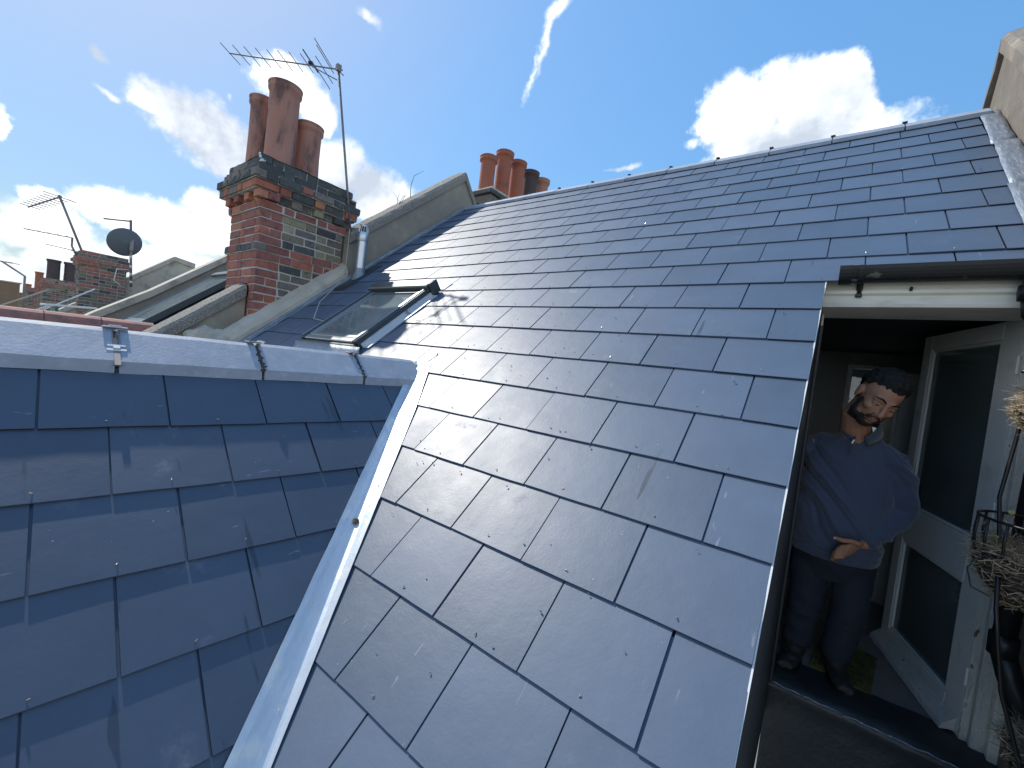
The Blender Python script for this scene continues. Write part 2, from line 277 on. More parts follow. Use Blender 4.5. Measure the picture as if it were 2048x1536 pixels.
def glass_mat(name, tint, rough=.03, alpha=.35, dirt_sheen=.25, bs=3.0):
    M = mat(name, tint, rough, spec=.6, coords='World'); N = M.node_tree.nodes; L = M.node_tree.links; P = N['Principled BSDF']; o = N['Material Output']
    g = N.new('ShaderNodeNewGeometry'); n = N.new('ShaderNodeTexNoise'); n.inputs['Scale'].default_value = bs; n.inputs['Detail'].default_value = 6; L.new(g.outputs['Position'], n.inputs['Vector'])
    b = N.new('ShaderNodeBump'); b.inputs['Strength'].default_value = .15; b.inputs['Distance'].default_value = .01; L.new(n.outputs['Fac'], b.inputs['Height'])
    r = N.new('ShaderNodeMapRange'); L.new(n.outputs['Fac'], r.inputs['Value']); r.inputs['From Min'].default_value = .4; r.inputs['From Max'].default_value = .75
    r.inputs['To Min'].default_value = alpha; r.inputs['To Max'].default_value = min(1, alpha + dirt_sheen)
    gl = N.new('ShaderNodeBsdfGlossy'); gl.inputs['Roughness'].default_value = rough; gl.inputs['Color'].default_value = (.95, .97, 1, 1); L.new(b.outputs[0], gl.inputs['Normal'])
    tr = N.new('ShaderNodeBsdfTransparent'); tr.inputs['Color'].default_value = (.80, .86, .86, 1)
    df = N.new('ShaderNodeBsdfDiffuse'); df.inputs['Color'].default_value = (*tint, 1)
    m1 = N.new('ShaderNodeMixShader'); L.new(r.outputs[0], m1.inputs[0]); L.new(tr.outputs[0], m1.inputs[1]); L.new(df.outputs[0], m1.inputs[2])
    fr = N.new('ShaderNodeFresnel'); fr.inputs['IOR'].default_value = 1.65; L.new(b.outputs[0], fr.inputs['Normal'])
    m2 = N.new('ShaderNodeMixShader'); L.new(fr.outputs[0], m2.inputs[0]); L.new(m1.outputs[0], m2.inputs[1]); L.new(gl.outputs[0], m2.inputs[2])
    L.new(m2.outputs[0], o.inputs['Surface']); N.remove(P); return M
M_glass = glass_mat('reflection_tint_door_glass', (.34, .42, .42), .04, .26, .25)  # pale diffuse tint imitates reflections lying on the door panes
M_skyglass = glass_mat('skylight_glass', (.26, .30, .30), .03, .55, .35, 2.0)
M_clearglass = glass_mat('clear_window_glass', (.2, .2, .2), .02, .02, .05)

# ------------------------------------------------------------ building helpers
def link(name, me, m=None, parent=None):
    o = bpy.data.objects.new(name, me)
    if m is not None and me is not None and not me.materials:
        me.materials.append(m)
    C.objects.link(o)
    if parent is not None: o.parent = parent
    return o
def obj(name, bm, m, parent=None, smooth=False, kind=None, label=None):
    me = bpy.data.meshes.new(name); bm.normal_update(); bm.to_mesh(me); bm.free()
    if smooth:
        for p in me.polygons: p.use_smooth = True
    o = link(name, me, m, parent)
    if kind: o['kind'] = kind
    if label: o['label'] = label
    return o
def thing(name, label, cat, loc=(0, 0, 0), rot=(0, 0, 0), group=None):
    o = bpy.data.objects.new(name, None); C.objects.link(o); o.location = loc; o.rotation_euler = rot
    o.empty_display_size = .1; o['label'] = label; o['category'] = cat
    if group: o['group'] = group
    return o
def tag(o, label, cat, group=None):
    o['label'] = label; o['category'] = cat
    if group: o['group'] = group
    return o
def box(bm, x0, x1, y0, y1, z0, z1, M=None, bevel=0.0, jit=0.0):
    P = [(x0, y0, z0), (x1, y0, z0), (x1, y1, z0), (x0, y1, z0), (x0, y0, z1), (x1, y0, z1), (x1, y1, z1), (x0, y1, z1)]
    vs = []
    for p in P:
        v = Vector(p)
        if jit: v += Vector((R_.uniform(-jit, jit), R_.uniform(-jit, jit), R_.uniform(-jit, jit)))
        vs.append(bm.verts.new(M @ v if M else v))
    fs = [bm.faces.new([vs[i] for i in f]) for f in ((3, 2, 1, 0), (4, 5, 6, 7), (0, 1, 5, 4), (1, 2, 6, 5), (2, 3, 7, 6), (3, 0, 4, 7))]
    if bevel:
        es = list({e for f in fs for e in f.edges})
        bmesh.ops.bevel(bm, geom=es, offset=bevel, segments=1, affect='EDGES')
    return vs
def hexa(bm, P, bevel=0):     # 8 corners: bottom 4, top 4
    vs = [bm.verts.new(Vector(p)) for p in P]
    fs = [bm.faces.new([vs[i] for i in f]) for f in ((3, 2, 1, 0), (4, 5, 6, 7), (0, 1, 5, 4), (1, 2, 6, 5), (2, 3, 7, 6), (3, 0, 4, 7))]
    if bevel: bmesh.ops.bevel(bm, geom=list({e for f in fs for e in f.edges}), offset=bevel, segments=1, affect='EDGES')
def extr(bm, pts, vec):       # prism from polygon pts along vec
    a = [bm.verts.new(Vector(p)) for p in pts]; b = [bm.verts.new(Vector(p) + Vector(vec)) for p in pts]
    n = len(a)
    bm.faces.new(a[::-1]); bm.faces.new(b)
    for i in range(n): bm.faces.new((a[i], a[(i + 1) % n], b[(i + 1) % n], b[i]))
    bmesh.ops.recalc_face_normals(bm, faces=bm.faces)
def tube(bm, pts, r, seg=8, cap=True):
    pts = [Vector(p) for p in pts]; rs = r if isinstance(r, (list, tuple)) else [r] * len(pts)
    rings = []; up = None
    for i, p in enumerate(pts):
        d = (pts[min(i + 1, len(pts) - 1)] - pts[max(i - 1, 0)]).normalized()
        if up is None:
            up = Vector((0, 0, 1)) if abs(d.z) < .9 else Vector((1, 0, 0))
        up = (up - d * up.dot(d)).normalized(); s = d.cross(up)
        rings.append([bm.verts.new(p + (up * math.cos(2 * math.pi * k / seg) + s * math.sin(2 * math.pi * k / seg)) * rs[i]) for k in range(seg)])
    for a, b in zip(rings, rings[1:]):
        for k in range(seg): bm.faces.new((a[k], a[(k + 1) % seg], b[(k + 1) % seg], b[k]))
    if cap and seg > 2:
        bm.faces.new(rings[0][::-1]); bm.faces.new(rings[-1])
def lathe(bm, prof, centre=(0, 0, 0), seg=28, M=None, wob=0.0):
    c = Vector(centre); rings = []
    for r, z in prof:
        ring = []
        for k in range(seg):
            a = 2 * math.pi * k / seg; rr = r * (1 + wob * math.sin(3 * a + z * 7))
            v = Vector((rr * math.cos(a), rr * math.sin(a), z)); ring.append(bm.verts.new(c + (M @ v if M else v)))
        rings.append(ring)
    for a, b in zip(rings, rings[1:]):
        for k in range(seg): bm.faces.new((a[k], a[(k + 1) % seg], b[(k + 1) % seg], b[k]))
def NB(): return bmesh.new()

# ------------------------------------------------------------ roof planes
P1 = 0.69434; G1 = 0.25437           # main slope: pitch, slate gauge; x runs along the eaves
TAN1 = math.tan(P1)
N1 = Vector((0, -math.sin(P1), math.cos(P1))); V1 = Vector((0, math.cos(P1), math.sin(P1))); U1 = Vector((1, 0, 0))
P2 = 0.74469; G2 = 0.24236; YW = -0.07422
U2 = Vector((-math.sin(YW), math.cos(YW), 0)); V2 = Vector((-math.cos(YW) * math.cos(P2), -math.sin(YW) * math.cos(P2), math.sin(P2)))
N2 = -(V2.cross(U2)); N2 = N2 if N2.z > 0 else -N2
O2 = Vector((0.06697, -0.06874, 0.07697))
def basis(U, V, N, O):
    M = Matrix.Identity(4)
    for i in range(3): M[i][0], M[i][1], M[i][2], M[i][3] = U[i], V[i], N[i], O[i]
    return M
B1 = basis(U1, V1, N1, Vector((0, 0, 0))); B2 = basis(U2, V2, N2, O2)
SL = .50; SW = .2940; TOP = .0160; TILT = .0160 / SL / 1.02
def slate_bm(w0, w1, l0, l1, seed=0):
    """slate spanning x w0..w1, slope l0..l1, lying in courses: top at TOP at the tail, falling towards the head"""
    bm = NB(); t = .0078; r = random.Random(seed)
    def h(l): return TOP - TILT * l
    j = lambda: r.uniform(-.0008, .0008)
    n = 4
    top = []; bot = []
    for i in range(n + 1):
        x = w0 + (w1 - w0) * i / n
        dl = r.uniform(-.0009, .0009)
        top.append((bm.verts.new((x, l0 + .0012 + dl, h(l0))), bm.verts.new((x, l1, h(l1)))))
        bot.append((bm.verts.new((x, l0 + dl, h(l0) - .0015)), bm.verts.new((x, l0 + dl + .001, h(l0) - t)), bm.verts.new((x, l1, h(l1) - t))))
    for i in range(n):
        bm.faces.new((top[i][0], top[i + 1][0], top[i + 1][1], top[i][1]))
        bm.faces.new((bot[i][0], bot[i + 1][0], top[i + 1][0], top[i][0]))
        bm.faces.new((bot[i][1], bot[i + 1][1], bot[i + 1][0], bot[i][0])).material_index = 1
        bm.faces.new((bot[i][2], bot[i + 1][2], bot[i + 1][1], bot[i][1]))
    for k, s in ((0, 1), (n, -1)):
        f = [top[k][0], top[k][1], bot[k][2], bot[k][1], bot[k][0]]
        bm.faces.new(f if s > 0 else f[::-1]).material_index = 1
    return bm
SLATES = []
for k in range(5):
    bm = slate_bm(0, SW, 0, SL, k); me = bpy.data.meshes.new('slate'); bm.normal_update(); bm.to_mesh(me); bm.free(); SLATES.append(me)
def lay_slates(root, B, gauge, rows, x_lo, x_hi, cuts, material, limit, skip=None, label_fn=None, rivets=True):
    """rows of slates; x_lo/x_hi(v) give the side limits, cuts are world planes (point, normal) keeping the negative side"""
    items = []
    Bi = B.inverted()
    for v in rows:
        lo, hi = x_lo(v), x_hi(v)
        j = math.floor(lo / .3) - 1
        while True:
            x = .3 * (j + .5 * (v % 2)) + .0018; j += 1
            if x > hi: break
            a, b = max(x, lo), min(x + SW, hi)
            if b - a < .03: continue
            if 0 < hi - b < .033: b = hi
            if 0 < a - lo < .030: a = lo
            s = v * gauge
            if skip and skip(a, b, s, v): continue
            c4 = [B @ Vector((xx, s + l, .005)) for xx in (a, b) for l in (0, SL)]
            state = 0
            for (pt, nn) in cuts:
                d = [(c - pt).dot(nn) for c in c4]
                if min(d) > -.005: state = 2
                elif max(d) > 0: state = max(state, 1)
            if state == 2: continue
            ctr = B @ Vector(((a + b) / 2, s + .12, 0))
            items.append(((ctr - CAM).length, a, b, s, v, state, x))
    items.sort(key=lambda t: t[0])
    for me in SLATES:
        if not me.materials: me.materials.append(material)
    rest = NB(); riv = NB(); n = 0
    for idx, (d, a, b, s, v, state, x) in enumerate(items):
        rr = random.Random(int(s * 1000) * 7919 + int(x * 1000))
        off = Matrix.Translation((rr.uniform(-.0012, .0012), rr.uniform(-.002, .002), rr.uniform(0, .0009))) @ Matrix.Rotation(rr.uniform(-.0022, .0022), 4, 'Z') @ Matrix.Rotation(rr.uniform(-.0035, .0035), 4, 'Y')
        whole = (a == x and abs(b - x - SW) < 1e-6 and state == 0)
        Mw = B @ Matrix.Translation((a, s, 0)) @ off
        if idx < limit and whole:
            base = SLATES[rr.randrange(5)]
            key = base.name + material.name
            me = bpy.data.meshes.get(key)
            if me is None:
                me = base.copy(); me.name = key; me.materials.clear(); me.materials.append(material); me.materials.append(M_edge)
            o = bpy.data.objects.new('slate', me); C.objects.link(o); o.parent = root; o.matrix_local = Mw
        else:
            bm = slate_bm(0, b - a, 0, SL, rr.randrange(99))
            bm.transform(Mw)
            for (pt, nn) in cuts:
                bmesh.ops.bisect_plane(bm, geom=bm.verts[:] + bm.edges[:] + bm.faces[:], plane_co=pt, plane_no=nn, clear_outer=True)
            if len(bm.faces) == 0: bm.free(); continue
            if idx < limit:
                cc = sum((w.co for w in bm.verts), Vector()) / len(bm.verts)
                bmesh.ops.translate(bm, verts=bm.verts, vec=-cc)
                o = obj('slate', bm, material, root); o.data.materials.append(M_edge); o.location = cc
            else:
                tmp = bpy.data.meshes.new('t'); bm.to_mesh(tmp); bm.free(); rest.from_mesh(tmp); bpy.data.meshes.remove(tmp)
        # copper rivet standing proud by the tail, over the joint below
        if rivets and state < 2 and all((B @ Vector(((a + b) / 2, s + .03, 0)) - pt).dot(nn) < -.02 for pt, nn in cuts) and abs(b - a - SW) < .02:
            xm = (a + b) / 2 + rr.uniform(-.012, .012); ll = s + rr.uniform(.018, .034)
            ang = rr.uniform(0, 6.28); ln = rr.uniform(.004, .007); k = Vector((math.cos(ang) * ln, math.sin(ang) * ln, .0025))
            q = Vector((xm, ll, TOP - .001))
            tube(riv, [B @ q, B @ (q + Vector((0, 0, .003))), B @ (q + k + Vector((0, 0, .003)))], .0016, 6)
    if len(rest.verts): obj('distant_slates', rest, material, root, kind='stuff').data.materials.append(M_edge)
    else: rest.free()
    if rivets: obj('copper_rivets', riv, M_copper, root, kind='stuff')
    else: riv.free()
    return len(items)

# ------------------------------------------------------------ ground and hidden storeys
bm = NB(); box(bm, -900, 900, -900, 900, -9.2, -9); o = obj('ground', bm, M_ground, kind='structure')

# ------------------------------------------------------------ main slate roof
APEX_Y, APEX_Z = 3.975, 3.30
main = thing('slate_roof', 'large new blue-grey slate roof slope with copper rivets rising to a grey ridge, in the middle of the view', 'roof', group='slate roofs of the terrace')
bm = NB()
XL, XR = -3.40, 1.92
def zr(y): return y * TAN1
# deck: left of the door cut it runs to the eaves, right of it starts above the gutter
extr(bm, [(XL, -.62, zr(-.62) - .004), (XL, APEX_Y, zr(APEX_Y) - .004), (XL, APEX_Y, zr(APEX_Y) - .12), (XL, -.62, zr(-.62) - .12)], (1.052 - XL, 0, 0))
extr(bm, [(1.052, 2.03, zr(2.03) - .004), (1.052, APEX_Y, zr(APEX_Y) - .004), (1.052, APEX_Y, zr(APEX_Y) - .12), (1.052, 2.03, zr(2.03) - .12)], (XR - 1.052, 0, 0))
zb_ = lambda y: zr(APEX_Y) - .004 - (y - APEX_Y) * .8
for xa_, xb_, ya_, yb_ in ((XL, .1, APEX_Y, 6.6), (.1, .9, APEX_Y, 4.2), (.1, .9, 4.85, 6.6), (.9, XR, APEX_Y, 6.6)):      # rooflight opening over the room
    extr(bm, [(xa_, ya_, zb_(ya_)), (xa_, yb_, zb_(yb_)), (xa_, yb_, zb_(yb_) - .12), (xa_, ya_, zb_(ya_) - .12)], (xb_ - xa_, 0, 0))
obj('roof_deck', bm, M_deck, main)
WAP = Vector((-.965, 0, 1.01)); wing_cross = Vector((-U2.y, U2.x, 0))     # wing ridge line direction U2; wing_cross points to -x
def valley_x(z): return .156 - .999 * z
W2N = Vector((-N2.x, N2.y * 0 + .05, N2.z)).normalized()
cutA = [(O2, -N2)]
lay_slates(main, B1, G1, range(-2, 21), lambda v: -3.345 if v >= 3 else max(-3.345, valley_x(max(v * G1 + .5, 0) * math.sin(P1)) - .25), lambda v: 1.062 if v <= 9 else 1.765,
           [(Vector((0, APEX_Y - .03, 0)), Vector((0, 1, 0)))], M_slate, 300,
           skip=lambda a, b, s, v: (v == 10 and a > 1.05) or ((B1 @ Vector((b, s + .30, 0)) - O2).dot(N2) < -.02 and a > -1.0 and s * math.sin(P1) < 1.0 and (B1 @ Vector((b, s + .5, 0)) - O2).dot(N2) < 0))
# the row that is cut short behind the gutter
bm = NB()
for j, x in enumerate((1.2018, 1.5018)):
    b = slate_bm(0, min(SW, 1.765 - x), .075, SL, j); b.transform(B1 @ Matrix.Translation((x, 10 * G1, 0)))
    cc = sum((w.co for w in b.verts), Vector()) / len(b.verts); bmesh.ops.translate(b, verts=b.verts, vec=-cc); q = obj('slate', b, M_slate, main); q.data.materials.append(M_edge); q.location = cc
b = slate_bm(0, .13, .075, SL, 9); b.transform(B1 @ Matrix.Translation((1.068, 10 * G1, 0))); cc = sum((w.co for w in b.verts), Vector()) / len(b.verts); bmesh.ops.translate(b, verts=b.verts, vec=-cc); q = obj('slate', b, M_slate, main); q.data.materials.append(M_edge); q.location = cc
bm.free()
def ridge_tile_bm(L, w=.165, pitch=P1, lip=.035, t=.016, seed=0):
    """angle ridge tile lying along +x from 0 to L, apex at z=0"""
    c, s = math.cos(pitch), math.sin(pitch); r = random.Random(seed)
    o = [(-w * c, -w * s - lip), (-w * c, -w * s), (-.022, -.012), (0, 0), (.022, -.012), (w * c, -w * s), (w * c, -w * s - lip)]
    i = [(w * c - t, -w * s - lip), (w * c - t, -w * s - t * .4), (0, -t * 1.5), (-w * c + t, -w * s - t * .4), (-w * c + t, -w * s - lip)]
    poly = o + i; bm = NB()
    n = 4; rings = []
    for k in range(n + 1):
        x = L * k / n; rings.append([bm.verts.new((x + (r.uniform(-.002, .002) if k in (0, n) else 0), a, z + r.uniform(-.0012, .0012))) for a, z in poly])
    m_ = len(poly)
    for a, b in zip(rings, rings[1:]):
        for k in range(m_): bm.faces.new((a[k], b[k], b[(k + 1) % m_], a[(k + 1) % m_]))
    bm.faces.new(rings[0]); bm.faces.new(rings[-1][::-1])
    bmesh.ops.recalc_face_normals(bm, faces=bm.faces)
    return bm
me_r = None
RZ = 3.347
k = 0; x = 1.832 - .452 * 12
tiles = []
for k in range(12):
    x0 = 1.832 - .4525 * (k + 1); L = .444
    if x0 < -3.42: L -= (-3.42 - x0); x0 = -3.42
    if L < .05: continue
    bm = ridge_tile_bm(L, .150, .60, .030, seed=k); q = obj('ridge_tile', bm, M_gridge, main)
    q.location = (x0, APEX_Y, RZ + .003 * math.sin(k * 1.7)); q.rotation_euler = (0, .003 * math.sin(k * 2.3), .002 * math.sin(k))
# dark bedding under ridge, little steel clips in the joints
bm = NB(); extr(bm, [(-3.40, APEX_Y - .112, RZ - .125), (-3.40, APEX_Y, RZ - .03), (-3.40, APEX_Y + .112, RZ - .125), (-3.40, APEX_Y, RZ - .14)], (5.22, 0, 0)); obj('ridge_bedding', bm, M_mortar_dk, main)
for k in range(1, 12):
    xj = 1.832 - .4525 * k
    if xj < -3.4: continue
    bm = NB(); box(bm, xj - .02, xj + .012, APEX_Y - .03, APEX_Y + .03, RZ - .006, RZ + .004, bevel=.002); obj('ridge_clip', bm, M_bitumen, main)
# lead against the left party wall and the broad lead strip on the right
def sheet(pts_a, pts_b, thick, nrm, wob=.003, sub=6, seed=0):
    """strip between two polylines (same count), with thickness along nrm"""
    bm = NB(); r = random.Random(seed); grid = []
    for i in range(len(pts_a) - 1):
        for k in range(sub):
            t = k / sub; a = Vector(pts_a[i]).lerp(Vector(pts_a[i + 1]), t); b = Vector(pts_b[i]).lerp(Vector(pts_b[i + 1]), t); grid.append((a, b))
    grid.append((Vector(pts_a[-1]), Vector(pts_b[-1])))
    rows = []
    for a, b in grid:
        row = []
        for q in range(5):
            p = a.lerp(b, q / 4) + nrm * r.uniform(-wob, wob)
            if q in (0, 4): p += (b - a).normalized() * r.uniform(-wob, wob)
            row.append((bm.verts.new(p + nrm * thick), bm.verts.new(p)))
        rows.append(row)
    for ra, rb in zip(rows, rows[1:]):
        for q in range(4):
            bm.faces.new((ra[q][0], ra[q + 1][0], rb[q + 1][0], rb[q][0])); bm.faces.new((ra[q][1], rb[q][1], rb[q + 1][1], ra[q + 1][1]))
        bm.faces.new((ra[0][0], rb[0][0], rb[0][1], ra[0][1])); bm.faces.new((ra[4][0], ra[4][1], rb[4][1], rb[4][0]))
    for row, s in ((rows[0], 1), (rows[-1], -1)):
        for q in range(4):
            f = [row[q][0], row[q][1], row[q + 1][1], row[q + 1][0]]; bm.faces.new(f if s > 0 else f[::-1])
    bmesh.ops.recalc_face_normals(bm, faces=bm.faces)
    return bm
def r1(x, y, off=0): return Vector((x, y, zr(y))) + N1 * off
for k in range(6):
    ya, yb = .9 + k * .52, .9 + (k + 1) * .52 + .03
    yb = min(yb, 3.93)
    bm = sheet([r1(-3.36, ya, .014 + .002 * (k % 2)), r1(-3.36, yb, .016)], [r1(-3.295, ya, .014), r1(-3.295, yb, .016)], .003, N1, .003, 5, k); q = obj('lead_soaker', bm, M_lead_dull, main, smooth=False)
    bm = sheet([Vector((-3.352, ya, zr(ya) + .012)), Vector((-3.352, yb, zr(yb) + .012))], [Vector((-3.36, ya, zr(ya) + .06)), Vector((-3.36, yb, zr(yb) + .06))], .002, Vector((1, 0, 0)), .003, 5, k); obj('lead_upstand', bm, M_lead_dull, main)
for k, (ya, yb) in enumerate(((2.02, 2.74), (2.72, 3.33), (3.31, 3.93))):
    a0 = 1.715 if k < 1 else 1.745 if k == 1 else 1.755
    bm = sheet([r1(a0, ya, .020 - .002 * k), r1(a0 + .02, yb, .022)], [r1(1.86, ya, .020), r1(1.87, yb, .022)], .003, N1, .0035, 6, 20 + k); obj('lead_flashing', bm, M_lead_dull, main, smooth=True)

# ------------------------------------------------------------ rear wing roof (left foreground)
wing = thing('slate_roof', 'dark blue slate roof of the rear wing in the left foreground, topped by a broad grey angle ridge', 'roof', group='slate roofs of the terrace')
bm = NB()
def w2(u, s, off=0): return B2 @ Vector((u, s, off))
R0, R1_, smax = -2.4, 3.0, .0
ap = 5.62 * G2
pts = [w2(R0, -.9, -.004), w2(R0, ap, -.004), w2(R0, ap, -.004) + Vector((-1.5, 0, -1.3)), w2(R0, ap, -.1) + Vector((-1.5, 0, -1.45)), w2(R0, ap, -.15), w2(R0, -.9, -.12)]
extr(bm, pts, U2 * (R1_ + .95))
# trim what would pierce up through the main slope
bmesh.ops.bisect_plane(bm, geom=bm.verts[:] + bm.edges[:] + bm.faces[:], plane_co=N1 * -.06, plane_no=-N1, clear_outer=True)
obj('roof_deck', bm, M_deck, wing)
apline = w2(0, ap)
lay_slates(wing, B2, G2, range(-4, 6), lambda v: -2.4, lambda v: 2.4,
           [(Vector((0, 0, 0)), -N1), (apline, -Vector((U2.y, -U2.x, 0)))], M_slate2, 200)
ea = Vector((-.942, 0, 1.047))
def ridge_pt(y, dz=0): return Vector((ea.x + .0744 * y, y, ea.z + dz))
wj = [1.17, .80, .335, -.118, -.575, -1.03, -1.49, -1.95]
for k in range(len(wj) - 1):
    ya, yb = wj[k + 1] + .006, wj[k] - .006
    bm = ridge_tile_bm(yb - ya, .172, P2 * .9, .042, .018, seed=40 + k)
    q = obj('ridge_tile', bm, M_gridge, wing); q.location = ridge_pt(ya, .002 * (k % 2)); q.rotation_euler = (0, 0, math.pi / 2 - .0744)
for k, yj in enumerate(wj[1:-1]):
    Mj = Matrix.Translation(ridge_pt(yj)) @ Matrix.Rotation(-.0744, 4, 'Z')
    s, c = math.sin(P2 * .9), math.cos(P2 * .9)
    if k == 2:      # the one union with a clean pair of steel clips
        bm = NB(); box(bm, -.016, .022, -.034, .034, .004, .009, Mj, .002); box(bm, -.005, .010, -.018, .018, .009, .014, Mj, .002); obj('ridge_clip', bm, M_alu, wing)
        Mk = Mj @ Matrix.Translation((.095 * c, 0, -.095 * s)) @ Matrix.Rotation(P2 * .9, 4, 'Y')
        bm = NB(); box(bm, -.005, .005, -.025, .025, .001, .006, Mk, .0015); box(bm, .004, .018, -.010, .010, .001, .008, Mk, .0015); box(bm, .017, .027, -.027, .027, .001, .005, Mk, .0015); obj('ridge_clip', bm, M_alu, wing)
        bm = NB(); tube(bm, [Mj @ Vector((.02, -.009, -.006)), Mk @ Vector((-.004, -.009, .004))], .0016, 6); tube(bm, [Mj @ Vector((.02, .009, -.006)), Mk @ Vector((-.004, .009, .004))], .0016, 6); obj('clip_wire', bm, M_alu_old, wing)
        bm = NB(); box(bm, .028, .10, -.009, .009, -.003, .004, Mk, .001); obj('union_strap', bm, M_alu_old, wing)
    else:
        bm = NB(); box(bm, -.03, .03, -.035, .018, .003, .009, Mj, .002); obj('ridge_clip', bm, M_alu_old, wing)
        bm = NB()
        for i in range(9):
            d = .02 + i * .018; Mk = Mj @ Matrix.Translation((d * c, R_.uniform(-.006, .006), -d * s - .004)) @ Matrix.Rotation(R_.uniform(0, 3), 4, 'X')
            box(bm, -.011, .011, -.008, .008, -.008, .010, Mk, .003, .003)
        obj('joint_mortar', bm, M_mortar_dk, wing, smooth=False)
bm = NB(); c, s = math.cos(P2 * .9), math.sin(P2 * .9)
a = [ridge_pt(-2, -.03), ridge_pt(-2) + Vector((.16 * c, 0, -.16 * s - .035)), ridge_pt(-2) + Vector((.05, 0, -.16)), ridge_pt(-2) + Vector((-.16 * c, 0, -.16 * s - .035))]
extr(bm, a, (.0744 * 3.1, 3.1, 0)); obj('ridge_bedding', bm, M_mortar_dk, wing)

# ------------------------------------------------------------ lead valley between the two slopes
val = thing('valley_gutter_lead', 'pale lead strip running down the valley between the two slate roofs', 'lead flashing')
NV = (N1 + N2).normalized()
def vc(z): return Vector((.156 - .999 * z, 1.201 * z, z))
def left_edge(z): c_ = vc(z); d = .135 - .085 * min(max(z, 0), 1); y = c_.y - d * 1.0; p = Vector((c_.x + d * U2.x * 0, y, 0)); p.z = O2.z - (N2.x * (p.x - O2.x) + N2.y * (p.y - O2.y)) / N2.z; return p
def right_edge(z): c_ = vc(z); d = .035 + .085 * min(max(z, 0), .8) / .8; return Vector((c_.x + d, c_.y, zr(c_.y)))
def valley_sheet(za, zb, lift, seed):
    bm = NB(); r = random.Random(seed); rows = []; n = max(4, int((zb - za) * 36))
    for i in range(n + 1):
        z = za + (zb - za) * i / n
        L_ = left_edge(z) + N2 * (.0175 + lift + .0006 * math.sin(z * 23)) + U2 * (.0022 * noise.noise(Vector((z * 14, 3, 1))) + r.uniform(-.0008, .0008)); Rr = right_edge(z) + N1 * (.0175 + lift) + U1 * r.uniform(-.0005, .0005); m_ = vc(z) + NV * (.018 + lift)
        row = []
        for q in range(5):
            p = L_.lerp(m_, q / 4); row.append(p + N2 * (.0015 * math.sin(q * 1.5 + z * 5) if 0 < q < 4 else 0) * .5 + N2 * r.uniform(-.0002, .0002))
        row.append(m_ + NV * .004)      # the folded welt in the middle
        for q in range(1, 4): row.append(m_.lerp(Rr, q / 3) + N1 * r.uniform(-.0002, .0002))
        rows.append([bm.verts.new(p) for p in row])
    for a, b in zip(rows, rows[1:]):
        for q in range(len(a) - 1): bm.faces.new((a[q], a[q + 1], b[q + 1], b[q]))
    bmesh.ops.recalc_face_normals(bm, faces=bm.faces)
    if sum(f.normal.z for f in bm.faces) < 0: bmesh.ops.reverse_faces(bm, faces=bm.faces)
    ret = bmesh.ops.extrude_face_region(bm, geom=bm.faces[:])
    bmesh.ops.translate(bm, verts=[v for v in ret['geom'] if isinstance(v, bmesh.types.BMVert)], vec=NV * .0018)
    bmesh.ops.recalc_face_normals(bm, faces=bm.faces)
    return bm
obj('lead_sheet', valley_sheet(-.55, .482, .0022, 1), M_lead, val, smooth=False)
obj('lead_sheet', valley_sheet(.475, 1.03, .0, 2), M_lead, val, smooth=False)
# mortar stop-end of the ridge and the dressed lead cap above it
bm = NB()
e0 = ridge_pt(1.165)
P_ = [e0 + Vector((.004, 0, -.006)), e0 + Vector((.118, 0, -.13)), e0 + Vector((-.02, .0, -.16)), e0 + Vector((-.02, 0, -.02))]
extr(bm, P_, (.035, .045, -.02)); bmesh.ops.subdivide_edges(bm, edges=bm.edges, cuts=4, use_grid_fill=True)
for v in bm.verts: v.co += noise.noise_vector(v.co * 30) * .006
obj('mortar_end', bm, M_mortar, val, smooth=True)
bm = sheet([Vector((-.895, 1.215, 1.032)), Vector((-.845, 1.265, 1.066)), Vector((-.79, 1.315, 1.098))], [Vector((-.81, 1.19, .991)), Vector((-.79, 1.245, 1.037)), Vector((-.778, 1.30, 1.083))], .003, N1, .001, 6, 5)
bmesh.ops.translate(bm, verts=bm.verts, vec=N1 * .010); obj('lead_cap', bm, M_lead, val, smooth=True)
tag(obj('moss_clump', (lambda b: (bmesh.ops.create_icosphere(b, subdivisions=2, radius=.011), [setattr(v, 'co', v.co * (1 + .5 * noise.noise(v.co * 90)) + vc(.40) + NV * .034 + Vector((-.006, 0, 0))) for v in b.verts], b)[-1])(NB()), M_moss), 'small brown lump of moss lying on the lead valley', 'moss')
# offcuts, grit and scraps lying about on the slates
bm = NB(); r = random.Random(31)
for i in range(80):
    x = r.uniform(-.8, 1.0); s = r.uniform(.1, 2.3)
    if (B1 @ Vector((x, s, 0)) - O2).dot(N2) < .12: continue
    q = B1 @ Vector((x, s, TOP + .0)); z = r.uniform(.0012, .0030)
    box(bm, -z * 1.1, z * 1.1, -z * .8, z * .8, -z * .3, z * .8, Matrix.Translation(q) @ Matrix.Rotation(r.uniform(0, 3), 4, 'Z'), 0, z * .3)
o = obj('grit', bm, M_slate_old, kind='stuff'); tag(o, 'fine stone grit scattered over the lower courses of the large slate slope', 'grit')

